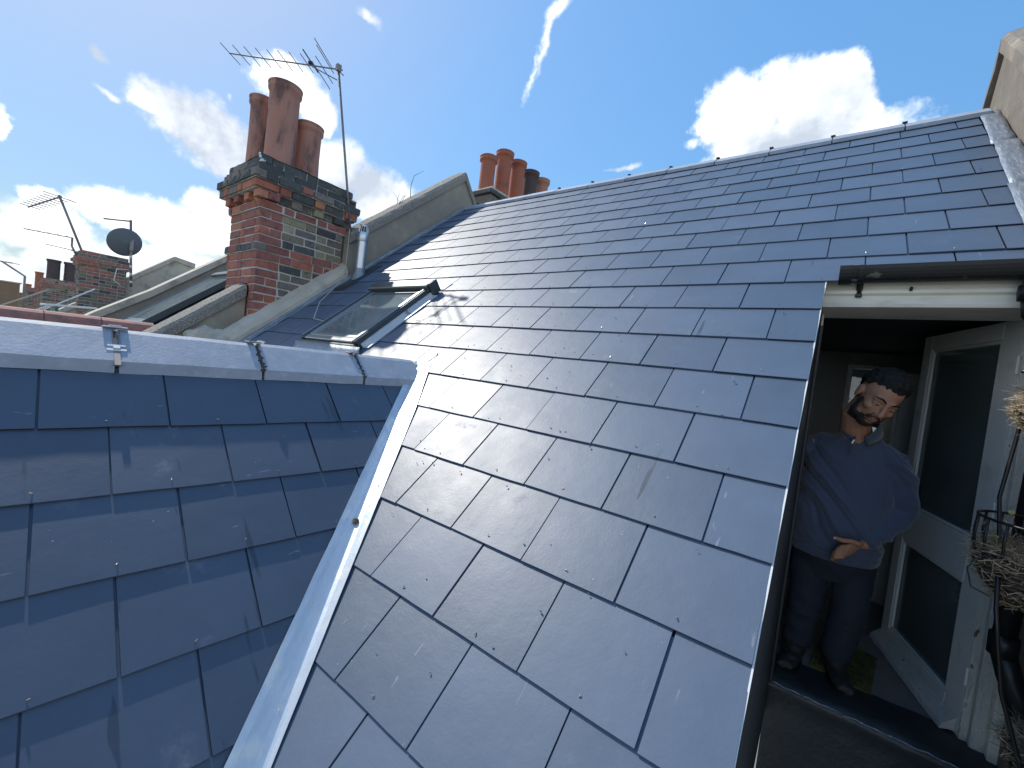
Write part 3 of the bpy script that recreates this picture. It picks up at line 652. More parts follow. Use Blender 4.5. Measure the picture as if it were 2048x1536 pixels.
# ------------------------------------------------------------ roof window in the main slope
def rs(x, s, off): return B1 @ Vector((x, s, off))
def roofwin(label, x0, x1, s0, s1, h=.085, full=True, grp=None):
    t = thing('skylight', label, 'skylight', tuple(rs(x0, s0, 0)), group='skylights in the slate slopes')
    Ti = t.matrix_basis.inverted() if False else Matrix.Translation(-rs(x0, s0, 0))
    def pb(*a, **k):
        b = NB(); box(b, *a, Ti @ B1, **k); return b
    w = .055
    obj('shaft_lining', pb(x0 + .02, x1 - .02, s0 + .02, s1 - .02, .014, .022), M_room, t)
    for a in ((x0, x0 + w, s0, s1), (x1 - w, x1, s0, s1)):
        obj('side_cladding', pb(a[0], a[1], a[2], a[3], .012, h, bevel=.006), M_velux, t)
        obj('bright_trim', pb(a[0] + .022, a[1] - .018, a[2] + .01, a[3] - .06, h + .001, h + .007, bevel=.002), M_velux_lt, t)
    # top cover with its boxed end, bottom rail
    obj('top_cover', pb(x0 - .012, x1 + .012, s1 - .115, s1 + .005, h - .03, h + .032, bevel=.010), M_velux, t)
    obj('top_cover_end', pb(x1 + .013, x1 + .035, s1 - .10, s1 + .0, .02, h + .036, bevel=.008), M_velux, t)
    obj('bottom_rail', pb(x0 + w + .002, x1 - w - .002, s0 + .004, s0 + .05, .03, h - .008, bevel=.005), M_velux_lt, t)
    b = NB(); box(b, x0 + .01, x1 - .01, s0 - .028, s0 - .002, .02, h - .022, Ti @ B1, .006); obj('bottom_cover', b, M_velux, t)
    # sash
    for a in ((x0 + w + .004, x0 + w + .034, s0 + .06, s1 - .12), (x1 - w - .034, x1 - w - .004, s0 + .06, s1 - .12)):
        obj('sash_stile', pb(*a, h - .03, h - .006, bevel=.003), M_velux_lt, t)
    obj('sash_rail', pb(x0 + w + .004, x1 - w - .004, s0 + .056, s0 + .09, h - .034, h - .012, bevel=.003), M_velux_lt, t)
    obj('sash_rail', pb(x0 + w + .036, x1 - w - .036, s1 - .15, s1 - .118, h - .03, h - .008, bevel=.003), M_velux, t)
    obj('glass_pane', pb(x0 + w + .030, x1 - w - .030, s0 + .085, s1 - .145, h - .026, h - .020), M_skyglass, t)
    if full:
        # pleated lead apron below, smooth side flashing on the right
        bm = NB(); rows = []
        for i in range(7):
            s = s0 - .03 - i * .026; off = (.055, .030, .022, .019, .017, .016, .015)[i]
            rows.append([bm.verts.new(Ti @ rs(x0 - .05 + (x1 - x0 + .12) * q / 24, s, off + .0016 * math.sin(q * 1.1) * (i > 1) + .0015)) for q in range(25)])
        for a, b in zip(rows, rows[1:]):
            for q in range(24): bm.faces.new((a[q], b[q], b[q + 1], a[q + 1]))
        bmesh.ops.recalc_face_normals(bm, faces=bm.faces)
        if sum(f.normal.z for f in bm.faces) < 0: bmesh.ops.reverse_faces(bm, faces=bm.faces)
        ret = bmesh.ops.extrude_face_region(bm, geom=bm.faces[:]); bmesh.ops.translate(bm, verts=[v for v in ret['geom'] if isinstance(v, bmesh.types.BMVert)], vec=N1 * .003)
        obj('lead_apron', bm, M_lead_dull, t, smooth=True)
        for (a, b_) in ((s0 + .02, s0 + .50), (s0 + .48, s1 - .10)):
            bm = NB(); extr(bm, [Ti @ rs(x1 + .003, a, .014), Ti @ rs(x1 + .075, a, .014), Ti @ rs(x1 + .078, a, .024), Ti @ rs(x1 + .018, a, .026), Ti @ rs(x1 + .016, a, .050), Ti @ rs(x1 + .003, a, .050)], V1 * (b_ - a)); obj('side_flashing', bm, M_lead, t)
        obj('side_flashing', pb(x0 - .06, x0 - .002, s0 - .02, s1 + .02, .014, .020), M_velux, t)
        obj('head_flashing', pb(x0 - .06, x1 + .06, s1 + .007, s1 + .12, .014, .021, bevel=.002), M_lead_dull, t)
    return t
sky1 = roofwin('closed grey metal-framed skylight set in the large slate slope beside the brick chimney', -2.34, -1.545, 1.66, 2.545)

# ------------------------------------------------------------ party walls
def parapet(name_label, x0, x1, ya, yb, apex_y, h, cope_over=.035, cope_t=.115, matw=None, matc=None, lo=1.2, apexd=None, cat='parapet wall', zf=None):
    t = thing('parapet_wall', name_label, cat, (x0, ya, 0), group='sloping party walls between the roofs'); off = Vector((-x0, -ya, 0))
    zf = zf or (lambda y: zr(min(y, apex_y)) - max(0, y - apex_y) * 1.25)
    bm = NB()
    base = lambda y: zf(y) + h - cope_t
    ys = [ya, apex_y, yb]
    pts = [(x0, ya, base(ya) - lo - h), (x0, ya, base(ya)), (x0, apex_y, base(apex_y)), (x0, yb, base(yb)), (x0, yb, base(yb) - lo - h), (x0, apex_y, base(apex_y) - lo - h)]
    extr(bm, [Vector(p) + off for p in pts], (x1 - x0, 0, 0)); obj('wall_face', bm, matw or M_render, t)
    # sloping copings, laid in lengths with rough edges
    segs = []
    L = .9; y = apex_y
    while y > ya: segs.append((max(ya, y - L), y - .006)); y -= L
    segs.append((apex_y + .001, yb))
    for (a, b) in segs:
        bm = NB()
        n = max(2, int((b - a) / .06)); rings = []
        for i in range(n + 1):
            y = a + (b - a) * i / n; z = base(y) + .002
            row = []
            for (xx, zz) in ((x0 - cope_over, 0), (x0 - cope_over, cope_t * .72), (x0 - cope_over + .03, cope_t), ((x0 + x1) / 2, cope_t + .018), (x1 + cope_over - .03, cope_t), (x1 + cope_over, cope_t * .72), (x1 + cope_over, 0)):
                j = noise.noise(Vector((xx * 30, y * 25, zz * 30))) * .006
                row.append(bm.verts.new(Vector((xx + (j if zz < cope_t else 0), y, z + zz + (j if zz else 0))) + off))
            rings.append(row)
        for r1_, r2_ in zip(rings, rings[1:]):
            for k in range(7): bm.faces.new((r1_[k], r1_[(k + 1) % 7], r2_[(k + 1) % 7], r2_[k]))
        bm.faces.new(rings[0]); bm.faces.new(rings[-1][::-1]); bmesh.ops.recalc_face_normals(bm, faces=bm.faces)
        obj('coping', bm, matc or M_pebble, t)
    return t
pw = parapet('rendered party wall with pebbly sloping coping, rising behind the steel flue to a peak at the far ridge', -3.72, -3.40, 2.20, 4.42, 3.90, .56, .03, .125)
pwl = parapet('low rendered party wall with crumbling pebbly coping in front of the brick chimney', -3.95, -3.64, -.9, 1.285, 1.284, .53, .03, .125, zf=zr)
# dark capping on the peak, twiggy weed growing out of it
for i, pts in enumerate((((-3.5, 3.05, 3.13), (-3.5, 3.04, 3.28), (-3.53, 3.10, 3.44), (-3.52, 3.24, 3.56)),)):
    t = thing('bare_twig', 'thin bare curved twig growing from the pebbly coping near the far ridge', 'twig', pts[0], group='twigs on the coping')
    b = NB(); tube(b, [Vector(p) - Vector(pts[0]) for p in pts], [.005, .004, .003, .0015], 5); obj('stem', b, M_twig, t)
t = thing('bare_twig', 'tuft of short bare twigs on the pebbly coping, left of the curved twig', 'twig', (-3.5, 2.86, 2.98), group='twigs on the coping'); r = random.Random(5)
for k in range(5):
    b = NB(); d = Vector((0, r.uniform(-.2, .12), r.uniform(.08, .16))); tube(b, [(0, .03 * k, 0), d * .5 + Vector((0, .03 * k, .0)), d + Vector((0, .03 * k + .02, 0))], [.004, .003, .0015], 4); obj('stem', b, M_twig, t)
# mortar fillet that seals the chimney against the slates
t = thing('mortar_fillet', 'pale sloping cement fillet sealing the foot of the brick chimney', 'cement fillet', (-3.37, 1.1, .9)); off = -Vector((-3.37, 1.1, .9))
bm = NB(); rings = []
for i in range(40):
    y = .98 + (2.20 - .98) * i / 39; z = zr(y); h = .165 + .004 * math.sin(i * .9); w = -3.51
    row = [(-3.362, y, z), (-3.366, y, z + h * .62), (-3.40, y, z + h), (w, y, z + h + .055), (w - .06, y, z + h + .05), (w - .06, y, z)]
    rings.append([bm.verts.new(Vector(p) + off + noise.noise_vector(Vector(p) * 9) * .006) for p in row])
for a, b in zip(rings, rings[1:]):
    for k in range(6): bm.faces.new((a[k], a[(k + 1) % 6], b[(k + 1) % 6], b[k]))
bm.faces.new(rings[0]); bm.faces.new(rings[-1][::-1]); bmesh.ops.recalc_face_normals(bm, faces=bm.faces); obj('fillet', bm, M_render_pale, t)
bm = NB(); bmesh.ops.create_icosphere(bm, subdivisions=4, radius=1)
for v in bm.verts:
    n_ = v.co.copy(); v.co = Vector((n_.x * .22, n_.y * .26, n_.z * .17)) * (1 + .28 * noise.noise(n_ * 2.1) + .1 * noise.noise(n_ * 7)) + Vector((-3.62, 1.02, zr(1.02) + .10)) + off
obj('mortar_lump', bm, M_render_pale, t, smooth=True)
bm = sheet([r1(-3.72, .80, .10), r1(-3.5, .86, .06), r1(-3.33, .93, .02)], [r1(-3.70, .92, .13), r1(-3.5, .97, .09), r1(-3.30, 1.06, .03)], .003, N1, .012, 6, 77); bmesh.ops.translate(bm, verts=bm.verts, vec=off); obj('crumpled_lead', bm, M_lead, t, smooth=True)

pr = parapet('tall rendered party wall with sloping coping at the top right corner', 1.875, 2.2, 1.0, 4.45, 4.03, .55, .03, .13, M_stain, M_stain, lo=3.2, zf=lambda y: zr(min(y, 4.03)) - max(0, y - 4.03) * 1.25)

# ------------------------------------------------------------ big brick chimney
def brick_obj(parent, P, mi, seed, off):
    r = random.Random(seed); bm = NB(); x0, x1, y0, y1, z0, z1 = P
    box(bm, x0, x1, y0, y1, z0, z1, Matrix.Translation(off), bevel=.0045, jit=.0038)
    o = obj('brick', bm, M_brick[mi], parent); return o
def courses(t, X0, X1, Y0, Y1, rows, pitch, off, individual, rng, worn=()):
    """rows: (z0, projection, style); bricks on the +x and -y faces are separate parts when individual"""
    bl, jt, dp = .222, .011, .10
    back = NB(); joined = NB()
    for ci, (z, pj, style) in enumerate(rows):
        x0, x1, y0, y1 = X0 - pj, X1 + pj, Y0 - pj, Y1 + pj
        z0, z1 = z + .006, z + pitch - .006
        odd = ci % 2
        def put(P, face, pos):
            if face == 'E':       # +x face
                if style == 'dark': mi = rng.choice((5, 5, 6, 5, 1))
                elif style == 'redmix': mi = rng.choice((0, 2, 1, 5, 0))
                elif style == 'red': mi = rng.choice((0, 1, 1))
                elif style == 'band': mi = rng.choice((5, 5, 1, 0))
                else: mi = rng.choice((0, 1)) if pos == 0 else rng.choice((3, 4, 5, 6, 3, 6, 5, 3))
            else:
                mi = {'dark': rng.choice((5, 6, 5)), 'band': rng.choice((5, 1, 6)), 'redmix': rng.choice((0, 2, 6))}.get(style, rng.choice((0, 1, 0, 2, 1)))
            if individual: brick_obj(t, P, mi, rng.random(), off)
            else: box(joined, *P, Matrix.Translation(off), jit=.003)
        # +x face
        y = y0 if not odd else y0 + .105; pos = 0; k = 0
        while y < y1 - .03:
            L = bl if (k + odd) % 2 == 0 or style == 'band' else .108
            if style == 'teeth': L = .105
            e = min(y + L, y1)
            if y1 - e < .05: e = y1
            d = .0 if style != 'teeth' else (.045 if k % 2 else 0)
            wv = rng.uniform(-.004, .003) if style in ('plain', 'red', 'band') else rng.uniform(-.016, .006)
            if style == 'redmix' and k % 3 == 1: wv -= .02
            put((x1 - dp, x1 + wv - d, y, e, z0, z1), 'E', pos if y < y0 + .25 else 1); pos = 1; k += 1
            y = e + jt
        # -y face
        x = x1 - dp - jt if not odd else x1; k = 0
        while x > x0 + .03:
            L = .108 if (k + odd) % 2 else bl
            if style == 'teeth': L = .105
            e = max(x - L, x0)
            if e - x0 < .05: e = x0
            d = .0 if style != 'teeth' else (.045 if k % 2 else 0)
            put((e, x, y0 + rng.uniform(-.003, .005) + d, y0 + dp, z0, z1), 'S', 1); k += 1
            x = e - jt
        # unseen faces
        box(back, x0, x0 + dp - .01, y0 + dp + .012, y1, z0, z1, Matrix.Translation(off)); box(back, x0 + dp, x1 - dp - .012, y1 - dp, y1 - .001, z0, z1, Matrix.Translation(off))
    obj('rear_bricks', back, M_brick[6], t, kind='stuff')
    if not individual and len(joined.verts): obj('bricks', joined, M_brick[6], t, kind='stuff')
    else: joined.free()
    # mortar core, just behind the brick faces
    core = NB()
    for (z, pj, style) in rows:
        box(core, X0 - pj + .006, X1 + pj - .0065 - (.062 if style == 'teeth' else .038 if style == 'redmix' else .018 if style == 'dark' else 0), Y0 - pj + .0075 + (.05 if style == 'teeth' else .01 if style in ('redmix', 'dark') else 0), Y1 + pj - .006, z - .0005, z + pitch - .001, Matrix.Translation(off))
    obj('mortar_core', core, M_joint, t)
def pot(parent, c, r0, r1, H, m, label=None, seed=0, lean=(0, 0)):
    bm = NB(); lathe(bm, [(r0 * .98, 0), (r0, .02), (r0 * .99, H * .1), (r0 * .955, H * .45), (r0 * .96, H * .82), (r0 * .97, H - .085), (r1 * .98, H - .07), (r1, H - .055), (r1, H - .04), (r1 * .965, H - .03), (r1 * .975, H - .02), (r1 * 1.02, H - .012), (r1 * 1.02, H), (r1 * .93, H + .004), (r1 * .88, H - .01), (r0 * .84, H - .2), (r0 * .82, H - .5)], (0, 0, 0), 36, Matrix.Rotation(lean[0], 4, 'X') @ Matrix.Rotation(lean[1], 4, 'Y'), .006)
    o = obj('chimney_pot', bm, m, parent, smooth=True, label=label); o.location = c
    bm = NB(); lathe(bm, [(r0 * .83, H * .5), (.001, H * .5)], (0, 0, 0), 20); s_ = obj('soot', bm, M_soot, o); return o
CX0, CX1, CY0, CY1 = -4.24, -3.505, 1.295, 2.18
ch = thing('chimney_stack', 'tall weathered red and brown brick chimney with corbelled top and three terracotta pots', 'chimney', (-3.87, 1.74, .9), group='brick chimneys along the terrace'); co = -Vector((-3.87, 1.74, .9))
pt = .0832; rng = random.Random(12); rows = []
zt = 2.435                       # underside of corbelling
nlow = 17
for i in range(nlow):
    z = zt - (nlow - i) * pt
    pj, st = 0, 'plain'
    if i == nlow - 6: pj, st = .028, 'band'
    if i == nlow - 7: pj, st = .012, 'red'
    if i == nlow - 1: pj, st = .022, 'red'
    rows.append((z, pj, st))
rows += [(zt, .062, 'teeth'), (zt + pt, .095, 'redmix'), (zt + 2 * pt, .118, 'dark'), (zt + 3 * pt, .075, 'dark'), (zt + 4 * pt, .045, 'dark')]
courses(ch, CX0, CX1, CY0, CY1, rows, pt, co, True, rng)
ztop = zt + 5 * pt
bm = NB(); n = 14
for i in range(n + 1):
    for j in range(n + 1):
        x = CX0 - .04 + (CX1 - CX0 + .08) * i / n; y = CY0 - .04 + (CY1 - CY0 + .08) * j / n
        e = min(i, n - i, j, n - j) / n * 4; z = ztop - .002 + .075 * min(1, e) + .012 * noise.noise(Vector((x * 9, y * 9, 0)))
        bm.verts.new(Vector((x, y, z)) + co)
bm.verts.ensure_lookup_table()
for i in range(n):
    for j in range(n):
        bm.faces.new([bm.verts[i * (n + 1) + j], bm.verts[(i + 1) * (n + 1) + j], bm.verts[(i + 1) * (n + 1) + j + 1], bm.verts[i * (n + 1) + j + 1]])
obj('flaunching', bm, M_render, ch, smooth=True)
pot(ch, Vector((-3.76, 1.53, ztop + .02)) + co, .149, .160, .85, M_terracotta, 'tallest, stained terracotta pot', 1, (0, 0))
pot(ch, Vector((-4.10, 1.46, ztop + .02)) + co, .121, .134, .77, M_terracotta, 'slim terracotta pot behind the tallest one', 2)
pot(ch, Vector((-3.80, 1.83, ztop + .02)) + co, .132, .146, .61, M_terracotta, 'shortest dark-stained terracotta pot', 3)
bm = NB(); lathe(bm, [(.022, 0), (.024, .03), (.019, .045), (.006, .05)], (0, 0, 0), 14, Matrix.Rotation(rad(70), 4, 'Y')); lathe(bm, [(.012, .03), (.0105, .075), (.001, .08)], (0, 0, .012), 10, Matrix.Rotation(rad(20), 4, 'X'))
q = obj('vent_cap', bm, M_alu, ch, smooth=True); q.location = Vector((CX1 + .03, CY0 - .035, ztop - .085)) + co

# ------------------------------------------------------------ aerial on the chimney
A0 = Vector((-3.40, 2.20, 2.40)); A1 = Vector((-3.45, 1.905, 4.07)); AB = Vector((-4.391, 1.196, 4.075))
ae = thing('tv_aerial', 'long many-pronged television aerial on a slender mast strapped to the big brick chimney', 'aerial', tuple(A0), group='television aerials')
def T(*a): return [Vector(p) - A0 for p in a]
bm = NB(); tube(bm, T(A0, A0.lerp(A1, .35), A1), .0125, 10); obj('mast', bm, M_alu_old, ae, smooth=True)
bm = NB(); tube(bm, T(A1 + (A1 - AB).normalized() * .05 - Vector((0, 0, .03)), AB), .0072, 8); obj('boom', bm, M_alu_old, ae, smooth=True)
d = (AB - A1).normalized(); e = Vector((-d.y, d.x, 0)); Lb = (AB - A1).length
for i in range(11):
    f = .012 + i * .098 if i < 9 else None
    s = Lb - .015 - i * .118
    if s < .22: break
    c = A1 + d * s + Vector((0, 0, -.02)); hl = .145 if i else .16
    if i == 5: hl = .15
    bm = NB(); tube(bm, T(c - e * hl + Vector((0, 0, .012)), c + e * hl + Vector((0, 0, .012))), .0042, 6); obj('element', bm, M_alu_old, ae)
for z_ in (-.085, -.04, .04, .085):      # reflector rods behind the dipole
    c = A1 + d * .12 + Vector((0, 0, z_ * 1.4)) + d * abs(z_) * .6
    bm = NB(); tube(bm, T(c - e * .21, c + e * .21), .0045, 6); obj('element', bm, M_alu_old, ae)
c = A1 + d * .30; bm = NB(); box(bm, -.024, .024, -.014, .014, -.012, .022, Matrix.Translation(c - A0) @ Matrix.Rotation(math.atan2(d.y, d.x), 4, 'Z'), .005); obj('dipole_box', bm, M_black, ae)
bm = NB(); tube(bm, T(c - e * .17 + Vector((0, 0, .02)), c + e * .17 + Vector((0, 0, .02))), .0065, 8); obj('dipole', bm, M_black, ae)
bm = NB(); tube(bm, T(A1 - Vector((0, 0, .14)), A1 + d * .28 - Vector((0, 0, .03))), .006, 6); obj('brace', bm, M_alu_old, ae)
bm = NB(); box(bm, -.022, .022, -.026, .024, -.04, .028, Matrix.Translation(A1 - A0 + Vector((.01, 0, -.01))), .004); tube(bm, T(A1 + Vector((.03, -.03, -.05)), A1 + Vector((.035, .05, -.075))), .006, 6); obj('mast_clamp', bm, M_alu_old, ae)
for z_ in (.12, .33):
    bm = NB(); tube(bm, T(A0 + Vector((.03, .01, z_)), A0 + Vector((-.07, -.02, z_ - .01))), .007, 6); box(bm, -.025, .02, -.03, .03, z_ - .012, z_ + .012, None, .003); obj('wall_bracket', bm, M_alu_old, ae)
# loose coaxial cable hanging down the wall beside it
t = thing('aerial_cable', 'thin pale cable dangling from the chimney foot towards the skylight', 'cable', (-3.38, 2.14, 2.2)); o_ = -Vector((-3.38, 2.14, 2.2))
bm = NB(); pts = [(-3.40, 2.19, 2.5), (-3.385, 2.18, 2.2), (-3.36, 2.16, 1.92), (-3.18, 1.95, 1.70), (-2.98, 1.70, 1.50), (-2.72, 1.52, 1.31), (-2.52, 1.51, 1.29), (-2.37, 1.58, 1.36)]
tube(bm, [Vector(p) + o_ for p in pts], .0045, 6); obj('cable', bm, M_render_pale, t, smooth=True)

# ------------------------------------------------------------ steel flue
fy = 2.262; t = thing('flue_pipe', 'bright steel flue pipe with a slotted cap rising from the slates by the party wall', 'flue', (-3.235, fy, zr(fy)))
bm = NB(); lathe(bm, [(.052, -.1), (.052, .50)], (0, 0, 0), 24); obj('pipe', bm, M_steel, t, smooth=True)
bm = NB(); lathe(bm, [(.055, .40), (.058, .405), (.058, .50), (.055, .505)], (0, 0, 0), 24); obj('collar', bm, M_steel, t, smooth=True)
for k in range(12):
    a = k * math.pi / 6; bm = NB(); tube(bm, [(.052 * math.cos(a), .052 * math.sin(a), .50), (.042 * math.cos(a), .042 * math.sin(a), .575)], .0038, 5); obj('cap_bar', bm, M_steel, t)
bm = NB(); lathe(bm, [(.044, .568), (.046, .575), (.044, .585), (.001, .592)], (0, 0, 0), 20); obj('cap_lid', bm, M_steel, t, smooth=True)
bm = NB(); lathe(bm, [(.035, .50), (.035, .57)], (0, 0, 0), 14); obj('inner_tube', bm, M_soot, t)
bm = sheet([r1(-3.34, fy - .26, .016), r1(-3.34, fy + .2, .016)], [r1(-3.06, fy - .26, .016), r1(-3.10, fy + .2, .016)], .003, N1, .003, 5, 8); bmesh.ops.translate(bm, verts=bm.verts, vec=-Vector((-3.235, fy, zr(fy)))); obj('lead_slate', bm, M_bitumen, t, smooth=True)
bm = NB(); lathe(bm, [(.085, -.05), (.07, .01), (.058, .06), (.053, .10)], (0, 0, 0), 22); obj('lead_sleeve', bm, M_lead_dull, t, smooth=True)

# ------------------------------------------------------------ chimney behind the ridge, five pots
t = thing('chimney_stack', 'low dark chimney behind the far ridge carrying a row of five orange and sooty pots', 'chimney', (-3.6, 5.3, 3), group='brick chimneys along the terrace'); o_ = -Vector((-3.6, 5.3, 3))
bm = NB(); box(bm, -3.92, -3.28, 4.34, 6.4, 1.5, 3.66, Matrix.Translation(o_)); obj('stack', bm, M_brick[6], t)
bm = NB(); box(bm, -3.96, -3.24, 4.30, 6.45, 3.661, 3.74, Matrix.Translation(o_), .01, .006); obj('top_course', bm, M_brick[5], t)
bm = NB(); box(bm, -3.91, -3.29, 4.38, 6.4, 3.741, 3.80, Matrix.Translation(o_), .02, .01); obj('flaunching', bm, M_mortar, t)
for i, (y, z, r_, m_) in enumerate(((4.57, 4.37, .125, M_terra_clean), (4.95, 4.62, .13, M_terra_clean), (5.33, 4.63, .13, M_terra_clean), (5.72, 4.63, .135, M_pot_dark), (6.08, 4.64, .135, M_terracotta))):
    pot(t, Vector((-3.6, y, 3.76)) + o_, r_, r_ * 1.16, z - 3.76, m_, ('plain orange pot', 'tallest-looking orange pot', 'orange pot in the middle of the row', 'sooty dark pot', 'small brown pot at the far end')[i], i)

# ------------------------------------------------------------ the neighbours to the left
def plain_roof(label, x0, x1, dz=0.0, y0=-.6):
    t = thing('slate_roof', label, 'roof', (x0, 0, dz), group='slate roofs of the terrace'); o_ = -Vector((x0, 0, dz))
    D = lambda y, off=0: Vector((0, y, zr(y) + dz - off))
    bm = NB(); ay = 3.6
    extr(bm, [Vector((x0, 0, 0)) + D(y0) + o_, Vector((x0, 0, 0)) + D(ay) + o_, Vector((x0, 6.4, zr(ay) - 2 + dz)) + o_, Vector((x0, 6.4, zr(ay) - 2.2 + dz)) + o_, Vector((x0, 0, 0)) + D(ay, .15) + o_, Vector((x0, 0, 0)) + D(y0, .15) + o_], (x1 - x0, 0, 0)); obj('roof_deck', bm, M_slate_old, t)
    bm = NB(); 
    for v in range(0, 17):
        s = v * .25; j = 0; x = x0 + (v % 2) * .15
        while x < x1 - .1:
            box(bm, x + .003, min(x + .297, x1), s, s + .30, .004, .011 , Matrix.Translation(o_ + Vector((0, 0, dz))) @ B1 @ Matrix.Translation((0, 0, .004)) @ Matrix.Rotation(0, 4, 'X')); x += .3
    for v_ in bm.verts: pass
    obj('slates', bm, M_slate_old, t, kind='stuff')
    bm = ridge_tile_bm(x1 - x0, .16, P1, .03); bmesh.ops.translate(bm, verts=bm.verts, vec=Vector((x0, ay, zr(ay) + dz + .05)) + o_); obj('ridge_tile', bm, M_gridge, t)
    return t
plain_roof('weathered slate roof beyond the crumbling coping, holding a large pale skylight', -8.70, -3.96, -.03)
plain_roof('pale slate roof glimpsed between the two far sloping party walls', -14.05, -9.06, -.36)
plain_roof('farthest slate roof, beyond the wall with the satellite dish', -24.0, -14.5, -.65)
def wall_line(label, x0, x1, pts, h=.13, lo=1.6, pale=False):
    """party wall whose top follows measured points (y, z)"""
    t = thing('parapet_wall', label, 'parapet wall', (x0, pts[0][0], 0), group='sloping party walls between the roofs'); o_ = -Vector((x0, pts[0][0], 0))
    bm = NB(); extr(bm, [Vector((x0, pts[0][0], pts[0][1] - lo)) + o_] + [Vector((x0, y, z - h)) + o_ for y, z in pts] + [Vector((x0, pts[-1][0], pts[0][1] - lo)) + o_], (x1 - x0, 0, 0)); obj('wall_face', bm, M_render_pale if pale else M_render, t)
    for (ya, za), (yb, zb) in zip(pts, pts[1:]):
        bm = NB(); extr(bm, [Vector((x0 - .05, ya, za - h + .002)) + o_, Vector((x0 - .05, ya, za)) + o_, Vector((x0 - .05, yb, zb)) + o_, Vector((x0 - .05, yb, zb - h + .002)) + o_], (x1 - x0 + .1, 0, 0)); obj('coping', bm, M_render_pale, t)
    return t
wall_line('smooth grey sloping party wall beyond the large pale skylight', -9.0, -8.72, [(-.4, .10), (.94, 1.20), (1.625, 1.70), (2.731, 2.62), (3.7, 3.42), (4.1, 3.0)])
wall_line('far sloping party wall with a sharp peak, right of the satellite dish', -14.4, -14.1, [(-.4, .0), (1.5, 1.55), (2.42, 2.40), (2.72, 2.66), (3.233, 3.10), (3.725, 3.02)], pale=True)
sky2 = roofwin('large pale-glazed skylight on the neighbouring roof, seen left of the brick chimney', -8.2, -6.95, 1.62, 3.28, .10, False)
# far chimneys
def small_chimney(label, x, y0, y1, z0, z1, w, pots, corb=(.05, .09, .05), red=False):
    t = thing('chimney_stack', label, 'chimney', (x, (y0 + y1) / 2, z0), group='brick chimneys along the terrace'); o_ = -Vector((x, (y0 + y1) / 2, z0))
    n = int((z1 - z0) / .083); rows = []
    for i in range(n):
        z = z1 - (n - i) * .083; k = n - 1 - i
        pj = {0: corb[0] * .4, 1: corb[0], 2: corb[1], 3: corb[2]}.get(k, 0)
        rows.append((z, pj, 'plain'))
    rg = random.Random(int(y0 * 999)); bl = .222; bms = [NB() for _ in range(4)]
    for ci, (z, pj, _) in enumerate(rows):
        for face in ('E', 'S'):
            a0, a1 = (y0 - pj, y1 + pj) if face == 'E' else (x - w - pj, x + pj)
            u = a0 + (0 if ci % 2 == 0 else .11) ; u = a0; k = ci
            while u < a1 - .02:
                L = bl if k % 2 == 0 else .108; e_ = min(u + L, a1); b = bms[rg.randrange(4)] if not red else bms[rg.choice((0, 0, 1, 2))]
                if 2 <= (n - 1 - ci) <= 3 and rg.random() < .6: b = bms[0]
                if face == 'E': box(b, x + pj - .09, x + pj + rg.uniform(-.006, .004), u, e_, z + .006, z + .077, Matrix.Translation(o_))
                else: box(b, u, e_ - (.092 if e_ > a1 - .001 else 0), y0 - pj + rg.uniform(-.003, .006), y0 - pj + .09, z + .006, z + .077, Matrix.Translation(o_))
                u = e_ + .011; k += 1
    for b, mi in zip(bms, (1, 3, 5, 6)): obj('bricks', b, M_brick[mi], t, kind='stuff')
    core = NB()
    for (z, pj, _) in rows: box(core, x - w - pj + .01, x + pj - .009, y0 - pj + .012, y1 + pj, z - .0005, z + .0825, Matrix.Translation(o_))
    obj('mortar_core', core, M_joint, t)
    for (py, px, r_, H, m_) in pots: pot(t, Vector((px, py, z1)) + o_, r_, r_ * 1.1, H, m_)
    return t
small_chimney('potless brown brick chimney with a jagged corbelled top, left of the satellite dish', -13.95, 1.37, 2.22, .4, 2.74, .8, [])
small_chimney('dark distant chimney with two black cylindrical pots', -24.6, 1.66, 2.55, .2, 2.50, .9, [(1.93, -24.9, .20, .80, M_pot_dark), (2.42, -24.9, .20, .80, M_pot_dark)])
small_chimney('small distant chimney with one bright orange pot', -35.2, 2.0, 2.75, .2, 2.42, .9, [(2.38, -35.5, .17, .95, M_terra_clean)], red=True)
small_chimney('farthest small chimney with a squat orange pot', -46.0, 2.35, 3.05, .2, 2.35, .9, [(2.7, -46.3, .18, .7, M_terra_clean)])
t = thing('brick_gable', 'long plain brown brick gable wall at the left edge of the skyline', 'brick wall', (-60, 1, 0)); bm = NB(); box(bm, -.5, .5, -9, 2.1, -3, 3.5, bevel=.02); obj('wall_face', bm, mat('distant_brick', (.24, .16, .10), .9, var=.4, vscale=2, coords='World', stretch=(1, 1, 6)), t)
bm = NB(); box(bm, -.6, .6, -9.1, 2.2, 3.501, 3.6); obj('coping', bm, M_render_pale, t)
# satellite dish and its pole on the far party wall
D0 = Vector((-13.8, 2.30, 2.02)); t = thing('satellite_dish', 'round grey satellite dish clamped to a striped pole beside the potless chimney', 'satellite dish', tuple(D0))
bm = NB(); tube(bm, [(0, 0, 0), (0, -.10, 1.72)], .028, 10); obj('pole', bm, M_alu_old, t, smooth=True)
for z_ in (.1, .3, .5, .75, .95, 1.1):
    bm = NB(); tube(bm, [(0, -.058 * z_, z_), (0, -.058 * (z_ + .06), z_ + .06)], .031, 10); obj('pole_band', bm, M_white, t)
bm = NB(); Md = Vector((.90, .12, -.30)).to_track_quat('Z', 'Y').to_matrix().to_4x4()
lathe(bm, [(.001, .075), (.12, .068), (.22, .047), (.30, .02), (.355, 0), (.36, .006), (.30, .03), (.001, .088)], (0, 0, 0), 36, Md); q = obj('dish', bm, M_dish, t, smooth=True); q.location = (.02, -.19, 1.12)
